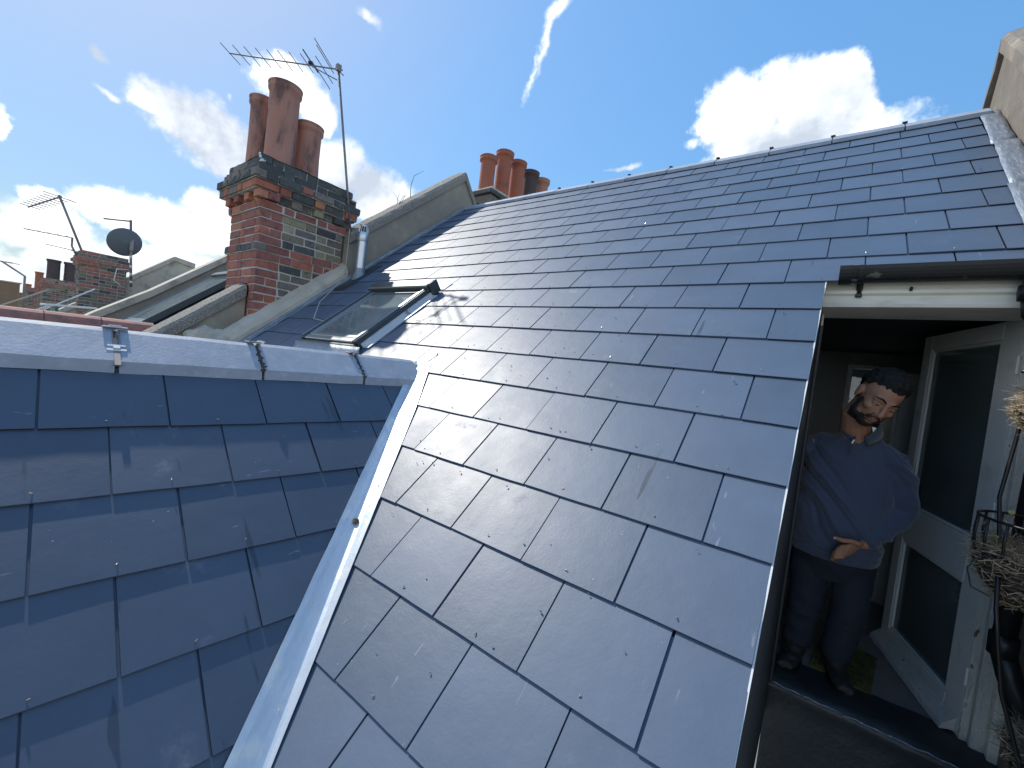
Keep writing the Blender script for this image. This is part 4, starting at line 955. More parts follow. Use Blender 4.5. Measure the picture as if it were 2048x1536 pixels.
bm = NB(); box(bm, .02, .09, -.10, -.02, .92, 1.30, None, .01); obj('dish_bracket', bm, M_alu_old, t)
bm = NB(); tube(bm, [(0, -.1, 1.69), (-.1, -.60, 1.60)], .02, 8); obj('stub_boom', bm, M_alu_old, t, smooth=True)
bm = NB(); tube(bm, [(-.02, -.02, .45), (.02, -.30, .40), (.02, -.34, .1), (.0, -.15, -.05)], .014, 6); obj('cable', bm, M_white, t, smooth=True)
# far aerials
def far_aerial(label, base, pts, boom, elems, r=.02, hl=.22, vert=False):
    t = thing('tv_aerial', label, 'aerial', base, group='television aerials'); b0 = Vector(base)
    bm = NB(); tube(bm, [Vector(p) - b0 for p in pts], r, 7); obj('mast', bm, M_alu_old, t, smooth=True)
    a, b = Vector(boom[0]) - b0, Vector(boom[1]) - b0
    bm = NB(); tube(bm, [a, b], r * .7, 6); obj('boom', bm, M_alu_old, t)
    d = (b - a).normalized(); e = Vector((0, 0, 1)) if vert else Vector((-d.y, d.x, 0)).normalized()
    for i in range(elems):
        c = a + (b - a) * (i + .4) / elems; h = hl * (1.3 if i == 0 else 1 - .3 * i / elems)
        bm = NB(); tube(bm, [c - e * h, c + e * h], r * .4, 5); obj('element', bm, M_alu_old, t)
    return t, b0
far_aerial('far aerial on a long raked mast leaning left from the potless chimney', (-14.1, 1.38, 2.75), [(-14.1, 1.38, 2.75), (-14.1, .94, 3.94)], [(-14.1, .98, 3.92), (-14.9, .52, 3.60)], 9, .026, .26)
far_aerial('far aerial with a cluster of short rods near its cranked mast, lower left', (-14.1, 1.33, 2.52), [(-14.1, 1.33, 2.52), (-14.1, 1.21, 2.80), (-14.1, 1.21, 3.0)], [(-14.1, 1.22, 3.0), (-14.5, .45, 3.02)], 5, .022, .10)
far_aerial('small bare aerial arm projecting low from the potless chimney', (-14.05, 1.36, 2.66), [(-14.05, 1.36, 2.66), (-14.1, 1.20, 2.70)], [(-14.1, 1.22, 2.70), (-14.5, .82, 2.76)], 2, .016, .05)
far_aerial('distant aerial on a cranked pole at the far left of the skyline', (-34.5, 1.78, 2.0), [(-34.5, 1.78, .8), (-34.5, 1.78, 2.95), (-34.5, .95, 3.55)], [(-34.5, 1.3, 3.55), (-36, .55, 3.65)], 5, .05, .3)

# terracotta ridge of the neighbouring rear wing, just over our ridge
t = thing('rear_wing_roof', 'neighbouring rear wing topped by weathered pinkish clay ridge tiles', 'roof', (-5, .88, 1.08)); o_ = -Vector((-5, .88, 1.08))
bm = NB(); extr(bm, [Vector((-6.2, .80, -.1)) + o_, Vector((-5, .80, .97)) + o_, Vector((-3.98, .80, -.05)) + o_], (0, -3.6, 0)); obj('roof_deck', bm, M_slate_old, t)
yy = .88
for i, L in enumerate((.43, .40, .42, .42, .42, .42, .42)):
    ya = yy - L; 
    bm = NB(); prof = [(math.cos(a) * .125, math.sin(a) * .10 - .085) for a in [math.pi * k / 8 for k in range(9)]]
    prof = prof + [(-.105, -.09), (0, -.02), (.105, -.09)]
    extr(bm, [Vector((px, 0, pz)) for px, pz in prof], (0, L - .006, 0)); q = obj('ridge_tile', bm, M_redtile, t); q.location = Vector((-5, ya, 1.085 + .002 * (i % 2))) + o_
    yy -= L
bm = NB(); extr(bm, [Vector((-6.8, .2, .85)) + o_, Vector((-5.9, .2, .98)) + o_, Vector((-5.3, .2, .5)) + o_], (0, -3.4, 0)); obj('low_rear_roof', bm, M_slate, t)
# open roof window of a farther house, white sash with green blind
t = thing('open_roof_window', 'propped-open pale roof window with a green blind, just above the pink ridge tiles', 'roof window', (-9.6, .42, 1.02))
bm = NB(); box(bm, -.35, .35, 0, .62, 0, .035, Matrix.Translation((0, .0, .18)) @ Matrix.Rotation(rad(4), 4, 'X'), .006); obj('sash', bm, M_white, t)
bm = NB(); box(bm, -.3, .3, .12, .16, -.25, .18); obj('green_blind', bm, M_greenplastic, t)
for xx in (-.33, .33):
    bm = NB(); box(bm, xx - .02, xx + .02, .0, .85, -.02, .03, Matrix.Translation((0, 0, -.35)) @ Matrix.Rotation(rad(40), 4, 'X'), .005); obj('frame_side', bm, M_velux_lt, t)
for i, (xa, ya, za, yb, zb) in enumerate(((-12.2, .35, .88, 1.4, 1.72), (-10.8, .15, .88, .62, 1.22), (-13.2, -.1, .95, .8, 1.6))):
    t = thing('flashing_strip', ('long pale metal verge strip in front of the potless chimney', 'short pale metal verge strip just left of the open roof window', 'faint grey verge strip left of the long pale one')[i], 'metal strip', (xa, ya, za), group='metal verge strips on the far roofs'); bm = NB(); extr(bm, [(-.03, 0, 0), (.03, 0, 0), (.03, 0, .03), (-.03, 0, .03)], (0, yb - ya, zb - za)); obj('strip', bm, (M_white, M_white, M_render_pale)[i], t)

# ------------------------------------------------------------ doorway cut into the slope
DY = 2.30; FZ = -.36
dr = thing('door_surround', 'weathered cream fascia, moulding and black threshold framing the doorway cut into the slates', 'door surround')
def part(name, m_, *a, **k):
    bm = NB(); box(bm, *a, **k); return obj(name, bm, m_, dr)
part('fascia_board', M_paint, 1.058, 1.90, 2.02, 2.045, 1.590, 1.700, bevel=.003)
bm = NB(); prof = [(2.005, 1.606), (2.005, 1.592), (2.018, 1.582), (2.022, 1.560), (2.012, 1.545), (2.016, 1.532), (2.25, 1.528), (2.25, 1.606)]
extr(bm, [Vector((1.058, y, z)) for y, z in prof], (.842, 0, 0)); obj('moulding', bm, M_paint, dr)
part('soffit', M_paint, 1.058, 1.90, 2.047, 2.26, 1.608, 1.63)
part('door_head', M_paint, 1.058, 1.90, 2.255, 2.33, 1.53, 1.606)
# white trim along the cut verge
bm = NB(); a_, b_ = Vector((1.0635, -.55, zr(-.55) + .012)), Vector((1.0635, 1.985, zr(1.985) + .012))
n = 40; rows_ = []
for i in range(n + 1):
    p = a_.lerp(b_, i / n); w = .0035 + .0022 * noise.noise(p * 9)
    rows_.append([bm.verts.new(p + Vector(q)) for q in ((-.002, 0, -.003), (w * .6, 0, -.003), (w * .6, 0, .0012), (-.002, 0, .0012))])
for a, b in zip(rows_, rows_[1:]):
    for k in range(4): bm.faces.new((a[k], a[(k + 1) % 4], b[(k + 1) % 4], b[k]))
bmesh.ops.recalc_face_normals(bm, faces=bm.faces); obj('verge_trim', bm, M_white, dr)
# cheek wall under the verge
bm = NB(); extr(bm, [Vector((1.053, -.6, -.55)), Vector((1.053, 2.30, -.55)), Vector((1.053, 2.30, 1.53)), Vector((1.053, 1.99, 1.53)), Vector((1.053, 1.99, zr(1.99) - .018)), Vector((1.053, -.6, zr(-.6) - .018))], (.009, 0, 0)); obj('side_cladding', bm, M_black_board, dr)
for k, x_ in enumerate((0,)):
    bm = NB(); box(bm, 1.0625, 1.071, 2.15, 2.165, FZ, 1.52, bevel=.001); obj('edge_bead', bm, M_paint, dr)
    bm = NB(); box(bm, 1.0625, 1.076, 2.06, 2.10, FZ, 1.45, bevel=.003); obj('batten', bm, M_black_board, dr)
part('left_jamb', M_black_board, 1.0, 1.052, 2.303, 2.37, FZ, 1.53)
bm = NB(); box(bm, 1.845, 1.90, 2.22, 2.34, FZ - .05, 1.528, bevel=.006); obj('right_jamb', bm, M_paint, dr)
bm = NB(); box(bm, 1.80, 1.846, 2.255, 2.30, FZ - .03, 1.52, bevel=.006); obj('jamb_stop', bm, M_paint_rot, dr)
# threshold: rolled lead over the kerb, felt apron down the face
bm = NB(); rows_ = []
prof = [(2.36, FZ + .004), (2.25, FZ + .006), (2.19, FZ + .002), (2.155, FZ - .012), (2.125, FZ - .03), (2.118, FZ - .052), (2.13, FZ - .075), (2.128, FZ - .16), (2.124, FZ - .5), (2.12, FZ - 1.0)]
n = 26
for i in range(n + 1):
    x = 1.058 + (1.90 - 1.058) * i / n
    rows_.append([bm.verts.new((x, y + .006 * noise.noise(Vector((x * 9, y * 5, z * 4))), z + .009 * noise.noise(Vector((x * 7, y * 8, z))))) for y, z in prof])
for a, b in zip(rows_, rows_[1:]):
    for k in range(len(prof) - 1): bm.faces.new((a[k], a[k + 1], b[k + 1], b[k]))
obj('lead_threshold', bm, M_bitumen, dr, smooth=True)
bm = NB(); tube(bm, [(1.06 + .84 * i / 24, 2.128 + .003 * math.sin(i * 1.9), FZ - .028 + .003 * math.sin(i * 2.7)) for i in range(25)], .0035, 6); obj('highlight_line', bm, M_lead_dull, dr, smooth=True)  # pale tube put in as the highlight along the lead edge
bm = NB(); box(bm, 1.06, 3.2, -1.6, 2.11, -1.32, -1.25); o = obj('lower_flat_roof', bm, M_flat, kind='structure')

# room behind the door
def struct(name, m_, *a):
    bm = NB(); box(bm, *a); o = obj(name, bm, m_, kind='structure'); return o
struct('floor', M_floor, -.6, 1.95, 2.33, 5.0, FZ - .1, FZ)
struct('wall_left', M_room, -.7, -.6, 2.33, 5.1, FZ - .1, 1.62)
struct('wall_front', M_room, -.7, 1.0, 2.33, 2.40, FZ - .1, 1.62)
struct('wall_right', M_room, 1.915, 1.98, 2.33, 5.1, FZ - .1, 1.62)
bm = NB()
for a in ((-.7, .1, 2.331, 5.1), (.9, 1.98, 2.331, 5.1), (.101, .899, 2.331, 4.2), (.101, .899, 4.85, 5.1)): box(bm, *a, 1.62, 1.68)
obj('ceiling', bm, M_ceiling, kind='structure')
bm = NB()
for a in ((.08, .099, 4.2, 4.85), (.901, .92, 4.2, 4.85), (.1, .9, 4.18, 4.199), (.1, .9, 4.851, 4.87)): box(bm, *a, 1.681, zb_(4.87) - .0 if a[3] > 4.86 or a[3] > 4.8 else zb_(4.2) - .1)
obj('rooflight_shaft', bm, M_white, kind='structure')
bm = NB(); box(bm, -.6, 1.30, 5.0, 5.1, FZ - .1, 1.62); box(bm, 1.60, 1.915, 5.0, 5.1, FZ - .1, 1.62); box(bm, 1.301, 1.599, 5.0, 5.1, 1.47, 1.62); box(bm, 1.301, 1.599, 5.0, 5.1, FZ - .1, .75); obj('wall_back', bm, M_room, kind='structure')
t = thing('window', 'small bright window in the far wall of the room, behind the man\'s head', 'window', (1.45, 4.985, 1.1))
for a in ((-.17, .17, -.02, .02, .355, .395), (-.17, .17, -.02, .02, -.40, -.355), (-.17, -.13, -.02, .02, -.354, .354), (.13, .17, -.02, .02, -.354, .354)):
    bm = NB(); box(bm, *a, bevel=.003); obj('frame', bm, M_paint_w, t)
bm = NB(); box(bm, -.129, .129, -.003, .003, -.354, .354); obj('glass_pane', bm, M_clearglass, t)
t = thing('cupboard', 'grey painted cupboard with a small metal handle, standing behind the man on the right', 'cupboard', (1.66, 4.2, FZ))
bm = NB(); box(bm, -.12, .24, -.5, .3, 0, 1.72, bevel=.005); obj('carcass', bm, M_cab, t)
bm = NB(); box(bm, -.10, .22, -.522, -.502, .95, 1.68, bevel=.004); obj('cupboard_door', bm, M_cab, t)
bm = NB(); box(bm, -.10, .22, -.522, -.502, .05, .93, bevel=.004); obj('cupboard_door', bm, M_cab, t)
bm = NB(); tube(bm, [(-.08, -.53, 1.15), (-.04, -.555, 1.15), (.04, -.555, 1.14), (.07, -.53, 1.14)], .007, 8); obj('handle', bm, M_alu, t, smooth=True)
t = thing('doormat', 'mossy green doormat on the floor beside the man\'s boots', 'doormat', (1.40, 2.52, FZ)); bm = NB()
n = 22
box(bm, -.16, .10, -.16, .28, .001, .010, Matrix.Rotation(rad(-8), 4, 'Z'), .003); obj('mat_pad', bm, M_mat, t)
bm = NB(); r = random.Random(3)
for i in range(1500):
    x, y = r.uniform(-.16, .10), r.uniform(-.16, .28); p = Matrix.Rotation(rad(-8), 4, 'Z') @ Vector((x, y, .008)); d_ = Vector((r.uniform(-.008, .008), r.uniform(-.008, .008), r.uniform(.008, .016))); s_ = Vector((r.uniform(-.003, .003), r.uniform(-.003, .003), 0))
    vs = [bm.verts.new(p - s_), bm.verts.new(p + s_), bm.verts.new(p + d_)]; bm.faces.new(vs)
obj('pile', bm, M_mat, t, kind='stuff')
t = thing('wall_blind', 'white slatted blind seen through the upper glass of the open door', 'blind', (1.90, 2.9, 1.0))
for i in range(16):
    bm = NB(); box(bm, -.012, .004, -.28, .42, -.008, .008, Matrix.Translation((0, 0, -.22 + i * .034)) @ Matrix.Rotation(rad(25), 4, 'Y')); obj('slat', bm, M_white, t)
bm = NB(); box(bm, -.02, .01, -.30, .44, .32, .36, None, .004); obj('head_rail', bm, M_white, t)
t = thing('wall_shelf', 'thin pale shelf seen through the upper glass of the open door', 'shelf', (1.80, 3.1, .42)); bm = NB(); box(bm, -.06, .11, -.5, .4, 0, .018, None, .002); obj('board', bm, M_cab, t)

# ------------------------------------------------------------ open glazed door
H0 = Vector((1.795, 2.31, FZ + .004)); dvec = Vector((-.199, .756, 0)).normalized()
door = thing('glazed_door', 'off-white two-pane glazed door standing open inwards beside the man', 'door', tuple(H0), (0, 0, math.atan2(dvec.y, dvec.x)))
DW, DH, th = .80, 1.90, .044
def dp_(name, m_, u0, u1, z0, z1, w0=-th / 2, w1=th / 2, bev=.003):
    bm = NB(); box(bm, u0, u1, w0, w1, z0, z1, bevel=bev); return obj(name, bm, m_, door)
dp_('hinge_stile', M_paint_w, 0, .125, 0, DH); dp_('free_stile', M_paint_w, DW - .088, DW, 0, DH)
dp_('top_rail', M_paint_w, .126, DW - .089, DH - .085, DH - .001); dp_('middle_rail', M_paint_w, .126, DW - .089, .672, .878); dp_('bottom_rail', M_paint_w, .126, DW - .089, .001, .125)
for z0, z1 in ((.125, .672), (.878, DH - .085)):
    dp_('glass_pane', M_glass, .126, DW - .089, z0 + .001, z1 - .001, -.003, .003, 0)
    for a in ((.127, .141, z0 + .002, z1 - .002), (DW - .104, DW - .090, z0 + .002, z1 - .002), (.142, DW - .105, z0 + .002, z0 + .016), (.142, DW - .105, z1 - .016, z1 - .002)):
        dp_('glazing_bead', M_paint_w, *a, .004, .019, .003)
bm = NB(); extr(bm, [Vector((.02, th / 2 + .001, .012)), Vector((.02, th / 2 + .056, .004)), Vector((.02, th / 2 + .050, .028)), Vector((.02, th / 2 + .001, .075))], (DW - .03, 0, 0)); bmesh.ops.subdivide_edges(bm, edges=bm.edges, cuts=8, use_grid_fill=True)
for v in bm.verts: v.co += noise.noise_vector(v.co * 22) * .004
obj('weatherboard', bm, M_paint_rot, door)
dp_('hinge_edge_strip', M_paint_rot, -.013, -.0005, 0, DH, -th / 2 - .002, th / 2 + .002)
for z in (.25, 1.0, 1.65):
    bm = NB(); tube(bm, [(-.012, .030, z), (-.012, .030, z + .08)], .006, 8); obj('hinge', bm, M_paint_w, door)

# ------------------------------------------------------------ gutter and rainwater pipe
gt = thing('gutter', 'grimy black half-round gutter with mossy streaks along the fascia above the doorway', 'gutter', (1.12, 1.975, 1.675))
bm = NB(); n = 14
pr_ = [(math.cos(a), math.sin(a)) for a in [math.pi + math.pi * k / n for k in range(n + 1)]]
po = [Vector((0, c * .050, .026 + s * .070)) for c, s in pr_]; pi_ = [Vector((0, c * .046, .028 + s * .065)) for c, s in pr_]
extr(bm, po + pi_[::-1], (.80, 0, 0)); obj('trough', bm, M_gutter, gt, smooth=False)
for q_, (xa, xb, rr_) in enumerate(((-.012, .035, 1.10), (.055, .075, 1.08))):
    bm = NB(); a = [Vector((xa, p.y * rr_, (p.z - .02) * rr_ + .02)) for p in po]; extr(bm, a + ([] if q_ == 0 else []), (xb - xa, 0, 0)); obj('end_cap' if q_ == 0 else 'joint_clip', bm, M_black, gt)
bm = NB(); box(bm, .058, .082, .030, .046, -.10, -.02, None, .003); tube(bm, [(.07, .0, -.045), (.07, .040, -.085)], .007, 6); obj('bracket', bm, M_black, gt)
bm = NB(); tube(bm, [(.245, .040, -.058), (.245, .030, -.062), (.243, .030, -.075)], .006, 6); obj('screw_hook', bm, M_black, gt)
dp = thing('rainwater_pipe', 'black plastic rainwater pipe with socketed bend at the right of the doorway', 'drainpipe', (1.70, 1.93, 1.6))
def dpipe(name, pts, r): bm = NB(); tube(bm, [Vector(p) - Vector((1.70, 1.93, 1.6)) for p in pts], r, 16); return obj(name, bm, M_black, dp, smooth=True)
dpipe('outlet', [(1.70, 1.955, 1.66), (1.70, 1.955, 1.59)], .036); dpipe('socket', [(1.70, 1.955, 1.605), (1.70, 1.955, 1.58), (1.702, 1.956, 1.55)], [.042, .044, .042])
dpipe('bend', [(1.702, 1.956, 1.56), (1.71, 1.96, 1.50), (1.76, 1.97, 1.44), (1.815, 1.98, 1.39), (1.835, 1.985, 1.33), (1.835, 1.985, 1.20)], .034)
dpipe('downpipe', [(1.835, 1.985, 1.22), (1.79, 1.985, .90), (1.775, 1.985, .24)], .034); dpipe('shoe_socket', [(1.775, 1.985, .27), (1.776, 1.984, .19)], .042)
dpipe('shoe', [(1.776, 1.984, .21), (1.80, 1.97, .12), (1.845, 1.94, .0), (1.86, 1.93, -.05)], .037); dpipe('lower_pipe', [(1.845, 1.955, -.01), (1.875, 1.95, -.25), (1.90, 1.95, -.9)], .04)

# ------------------------------------------------------------ wall baskets
def basket(label, c, R, depth, plants=True, hay=700, seed=0, leaves=8, rimbars=True):
    t = thing('wall_basket', label, 'basket', c, group='baskets of dead plants by the doorway'); r = random.Random(seed)
    def ell(a, z):   # radius shrinks with depth
        q = max(0, 1 - (z / depth) ** 2) ** .5 if z > 0 else 1
        return Vector((R * q * math.cos(a), R * q * math.sin(a) * .95, -z))
    if rimbars:
        bm = NB(); tube(bm, [ell(2 * math.pi * k / 40, 0) + Vector((0, 0, .12)) for k in range(41)], .0048, 7, False); obj('rim', bm, M_black, t, smooth=True)
        bm = NB(); tube(bm, [ell(2 * math.pi * k / 40, 0) for k in range(41)], .0035, 6, False); obj('rim', bm, M_black, t, smooth=True)
        for k in range(18):
            a = 2 * math.pi * k / 18; bm = NB(); tube(bm, [ell(a, 0) + Vector((0, 0, .12)), ell(a, 0) * 1.02 + Vector((0, 0, .05)), ell(a, .02), ell(a, depth * .5), ell(a, depth * .85)], .0042, 6); obj('bar', bm, M_black, t, smooth=True)
    bm = NB()     # woven bowl
    nz_ = 11
    for i in range(nz_):
        z = depth * (i + .5) / nz_; pts = []
        for k in range(73):
            a = 2 * math.pi * k / 72; q = ell(a, z) * .97; q += Vector((math.cos(a), math.sin(a), 0)) * .005 * (1 if (k // 2 + i) % 2 else -1); pts.append(q)
        tube(bm, pts, .0058, 5, False)
    obj('wicker_bowl', bm, M_wicker, t, smooth=True, kind='stuff')
    bm = NB(); lathe(bm, [(R * .90, 0), (R * .9 * .8, -depth * .55), (R * .4, -depth * .86), (.001, -depth * .93)], (0, 0, 0), 20); obj('liner', bm, M_hay_dk, t)
    for nm, m_, cnt, up in (('dry_straw', M_hay, hay, .0), ('dead_stems', M_hay_dk, hay // 2, .02)):
        bm = NB()
        for i in range(cnt):
            a = r.uniform(0, 6.283); rr = R * 1.04 * r.random() ** .5; p = Vector((rr * math.cos(a), rr * math.sin(a), r.uniform(-.03, .035) + up))
            if r.random() < .38: p = ell(a, r.uniform(0, depth * .9)) * 1.0
            d_ = Vector((r.gauss(0, 1), r.gauss(0, 1), r.gauss(-.1, .5))).normalized() * r.uniform(.03, .09); bend = Vector((r.gauss(0, .01), r.gauss(0, .01), r.gauss(0, .012)))
            w = r.uniform(.0006, .0014); tube(bm, [p - d_ * .5, p + bend, p + d_ * .5], [w, w, w * .5], 3, False)
        obj(nm, bm, m_, t, kind='stuff')
    for k in range(leaves):
        a = r.uniform(2.2, 5.6); p = ell(a, 0) * r.uniform(.75, 1.02) + Vector((0, 0, r.uniform(.03, .17))); bm = NB(); s_ = r.uniform(.008, .014)
        nn = [Vector((math.cos(q) * s_ * (1 if k % 2 else .8), math.sin(q) * s_ * .8, .003 * math.cos(q * 2))) for q in [6.283 * i / 9 for i in range(9)]]
        Ml = Matrix.Rotation(r.uniform(0, 6), 4, 'Z') @ Matrix.Rotation(r.uniform(.5, 1.3), 4, 'X')
        vs = [bm.verts.new(p + Ml @ q) for q in nn]; cv = bm.verts.new(p + Ml @ Vector((0, 0, .004)))
        for i in range(9): bm.faces.new((cv, vs[i], vs[(i + 1) % 9]))
        obj('leaf', bm, M_leaf, t)
        bm = NB(); tube(bm, [p, p * .8 - Vector((0, 0, .05))], .0012, 4); obj('stalk', bm, M_hay_dk, t)
    return t
bk = basket('round wicker wall basket with black rails, full of dead straw and a few yellow-green leaves', (1.80, 1.78, .62), .185, .19, True, 1500, 4, 16)
bm = NB(); tube(bm, [(-.02, .02, .02), (.04, -.02, .16), (-.03, -.04, .26), (-.05, .0, .30), (.02, .02, .34), (.10, .02, .37)], .003, 6); obj('bare_vine', bm, M_hay_dk, bk, smooth=True)
bm = NB(); tube(bm, [(-.16, -.09, -.01), (-.20, -.10, -.02), (-.215, -.10, -.06), (-.20, -.10, -.12), (-.15, -.09, -.14)], .002, 6); obj('loose_wire', bm, M_black, bk, smooth=True)
b2 = basket('shaggy dead hanging basket high on the right edge, under a short black bracket bar', (1.79, 1.80, 1.15), .125, .11, True, 1500, 9, 0, False)
bm = NB(); tube(bm, [(-.13, -.02, .115), (.12, -.02, .115)], .006, 7); tube(bm, [(-.12, -.02, .115), (-.11, -.02, .06), (-.08, -.02, .04)], .005, 6); obj('bracket_bar', bm, M_black, b2, smooth=True)
b3 = basket('broken basket of dead straw and soil at the bottom right edge', (1.86, 1.72, .02), .12, .11, True, 900, 14, 0, False)
t = thing('garden_hose', 'thin black cable trailing down past the wicker basket to the bottom right corner', 'cable', (1.70, 1.86, .5)); o_ = -Vector((1.70, 1.86, .5))
bm = NB(); tube(bm, [Vector(p) + o_ for p in ((1.72, 1.90, 1.20), (1.705, 1.90, 1.06), (1.685, 1.90, .80), (1.67, 1.75, .62), (1.645, 1.60, .47), (1.66, 1.60, .36), (1.69, 1.62, .20), (1.76, 1.64, -.02), (1.80, 1.66, -.2))], .0062, 8); obj('cable', bm, M_black, t, smooth=True)
t['category'] = 'cable'; t.name = 'trailing_cable'

# ------------------------------------------------------------ the man in the doorway
def loft(bm, secs, seg=20):
    rings = []
    for c, ax, ay in secs:
        c, ax, ay = Vector(c), Vector(ax), Vector(ay)
        rings.append([bm.verts.new(c + ax * math.cos(2 * math.pi * k / seg) + ay * math.sin(2 * math.pi * k / seg)) for k in range(seg)])
    for a, b in zip(rings, rings[1:]):
        for k in range(seg): bm.faces.new((a[k], a[(k + 1) % seg], b[(k + 1) % seg], b[k]))
    bm.faces.new(rings[0][::-1]); bm.faces.new(rings[-1])
def chain(bm, pts, rs, seg=14):
    tmp = NB(); P_ = [Vector(p) for p in pts]
    # rounded ends
    d0 = (P_[0] - P_[1]).normalized(); d1 = (P_[-1] - P_[-2]).normalized()
    pp = [P_[0] + d0 * rs[0] * .8, P_[0] + d0 * rs[0] * .4] + P_ + [P_[-1] + d1 * rs[-1] * .4, P_[-1] + d1 * rs[-1] * .8]
    rr = [rs[0] * .35, rs[0] * .85] + list(rs) + [rs[-1] * .85, rs[-1] * .35]
    tube(tmp, pp, rr, seg); bmesh.ops.recalc_face_normals(tmp, faces=tmp.faces)
    me = bpy.data.meshes.new('t'); tmp.to_mesh(me); tmp.free(); bm.from_mesh(me); bpy.data.meshes.remove(me)
def ellip(bm, c, r, M=None):
    ret = bmesh.ops.create_icosphere(bm, subdivisions=3, radius=1)
    for v in ret['verts']:
        q = Vector((v.co.x * r[0], v.co.y * r[1], v.co.z * r[2])) + Vector(c); v.co = M @ q if M else q
def organic(name, bm, m_, parent, voxel, smooth=4, disp=None, factor=.5):
    bmesh.ops.recalc_face_normals(bm, faces=bm.faces)
    me = bpy.data.meshes.new(name); bm.to_mesh(me); bm.free()
    o = bpy.data.objects.new(name, me); C.objects.link(o)
    md = o.modifiers.new('r', 'REMESH'); md.mode = 'VOXEL'; md.voxel_size = voxel; md.use_smooth_shade = True
    if smooth: ms = o.modifiers.new('s', 'SMOOTH'); ms.iterations = smooth; ms.factor = factor
    dg = bpy.context.evaluated_depsgraph_get(); dg.update()
    new = bpy.data.meshes.new_from_object(o.evaluated_get(dg)); o.modifiers.clear(); o.data = new; bpy.data.meshes.remove(me)
    new.name = name; new.materials.clear(); new.materials.append(m_)
    if disp:
        nrm = [v.normal.copy() for v in new.vertices]
        for v, n_ in zip(new.vertices, nrm): v.co += n_ * disp(v.co)
        new.update()
    for p in new.polygons: p.use_smooth = True
    o.parent = parent; return o
man = thing('person', 'dark-haired bearded man in a navy zip-neck pullover leaning out of the doorway, looking down', 'person', (1.24, 2.40, FZ))
MO = Vector((1.24, 2.40, FZ))
MH = Matrix.Translation(Vector((1.318, 2.125, 1.125)) - MO) @ Matrix.Rotation(rad(23), 4, 'Y') @ Matrix.Rotation(rad(24), 4, 'Z') @ Matrix.Rotation(rad(20), 4, 'X')
def W(*p): return Vector(p) - MO
def H(x, y, z): return MH @ Vector((x, y, z))
bm = NB()
ellip(bm, (0, .018, .036), (.077, .098, .094), MH); ellip(bm, (0, -.020, -.025), (.064, .078, .088), MH); ellip(bm, (0, -.052, -.092), (.034, .040, .030), MH)
ellip(bm, (.040, -.025, -.070), (.024, .040, .032), MH); ellip(bm, (-.040, -.025, -.070), (.024, .040, .032), MH)
chain(bm, [H(0, -.094, .016), H(0, -.108, -.008), H(0, -.119, -.032)], [.0085, .010, .0125]); ellip(bm, (.0125, -.105, -.036), (.009, .011, .008), MH); ellip(bm, (-.0125, -.105, -.036), (.009, .011, .008), MH)
chain(bm, [H(-.046, -.070, .020), H(-.022, -.087, .026), H(0, -.090, .022), H(.022, -.087, .026), H(.046, -.070, .020)], [.010, .012, .011, .012, .010])
for s in (-1, 1):
    ellip(bm, (s * .043, -.062, -.022), (.022, .026, .020), MH); ellip(bm, (s * .033, -.080, .001), (.015, .009, .010), MH)
    ellip(bm, (s * .079, .012, -.004), (.009, .019, .031), MH); ellip(bm, (s * .083, .018, .010), (.007, .015, .018), MH)
ellip(bm, (0, -.095, -.056), (.024, .010, .013), MH)
chain(bm, [H(-.020, -.094, -.063), H(0, -.104, -.061), H(.020, -.094, -.063)], [.004, .0055, .004]); chain(bm, [H(-.018, -.092, -.073), H(0, -.102, -.074), H(.018, -.092, -.073)], [.004, .0065, .004])
chain(bm, [H(0, .030, -.05), H(0, .038, -.12), W(1.275, 2.29, .88)], [.056, .056, .075])
SPINE = [((1.248, 2.37, .30), .172, .125), ((1.252, 2.345, .46), .168, .130), ((1.262, 2.325, .64), .172, .125), ((1.268, 2.315, .80), .170, .105), ((1.272, 2.305, .885), .120, .080)]
loft(bm, [(W(*c), (a, -.02 * a, 0), (0, b, 0)) for c, a, b in SPINE])
ls, le, lw = (1.415, 2.285, .835), (1.495, 2.335, .595), (1.352, 2.205, .415)
rsd, re_, rw = (1.118, 2.335, .845), (1.13, 2.46, .62), (1.112, 2.45, .61)
for a, b, c in ((ls, le, lw), (rsd, re_, rw)): chain(bm, [W(*a), W(*[(p + q) / 2 for p, q in zip(a, b)]), W(*b), W(*[(p * .6 + q * .4) for p, q in zip(b, c)]), W(*c)], [.058, .050, .044, .042, .026])
for hip, kn, an in (((1.335, 2.40, .36), (1.350, 2.385, .03), (1.325, 2.42, -.27)), ((1.165, 2.40, .36), (1.168, 2.385, .03), (1.152, 2.42, -.27))):
    chain(bm, [W(*hip), W(*[(p + q) / 2 for p, q in zip(hip, kn)]), W(*kn), W(*[(p * .6 + q * .4) for p, q in zip(kn, an)]), W(*an)], [.088, .074, .056, .055, .038])
    chain(bm, [W(an[0], an[1] + .02, -.325), W(an[0] + .002, an[1] - .07, -.330)], [.032, .020])
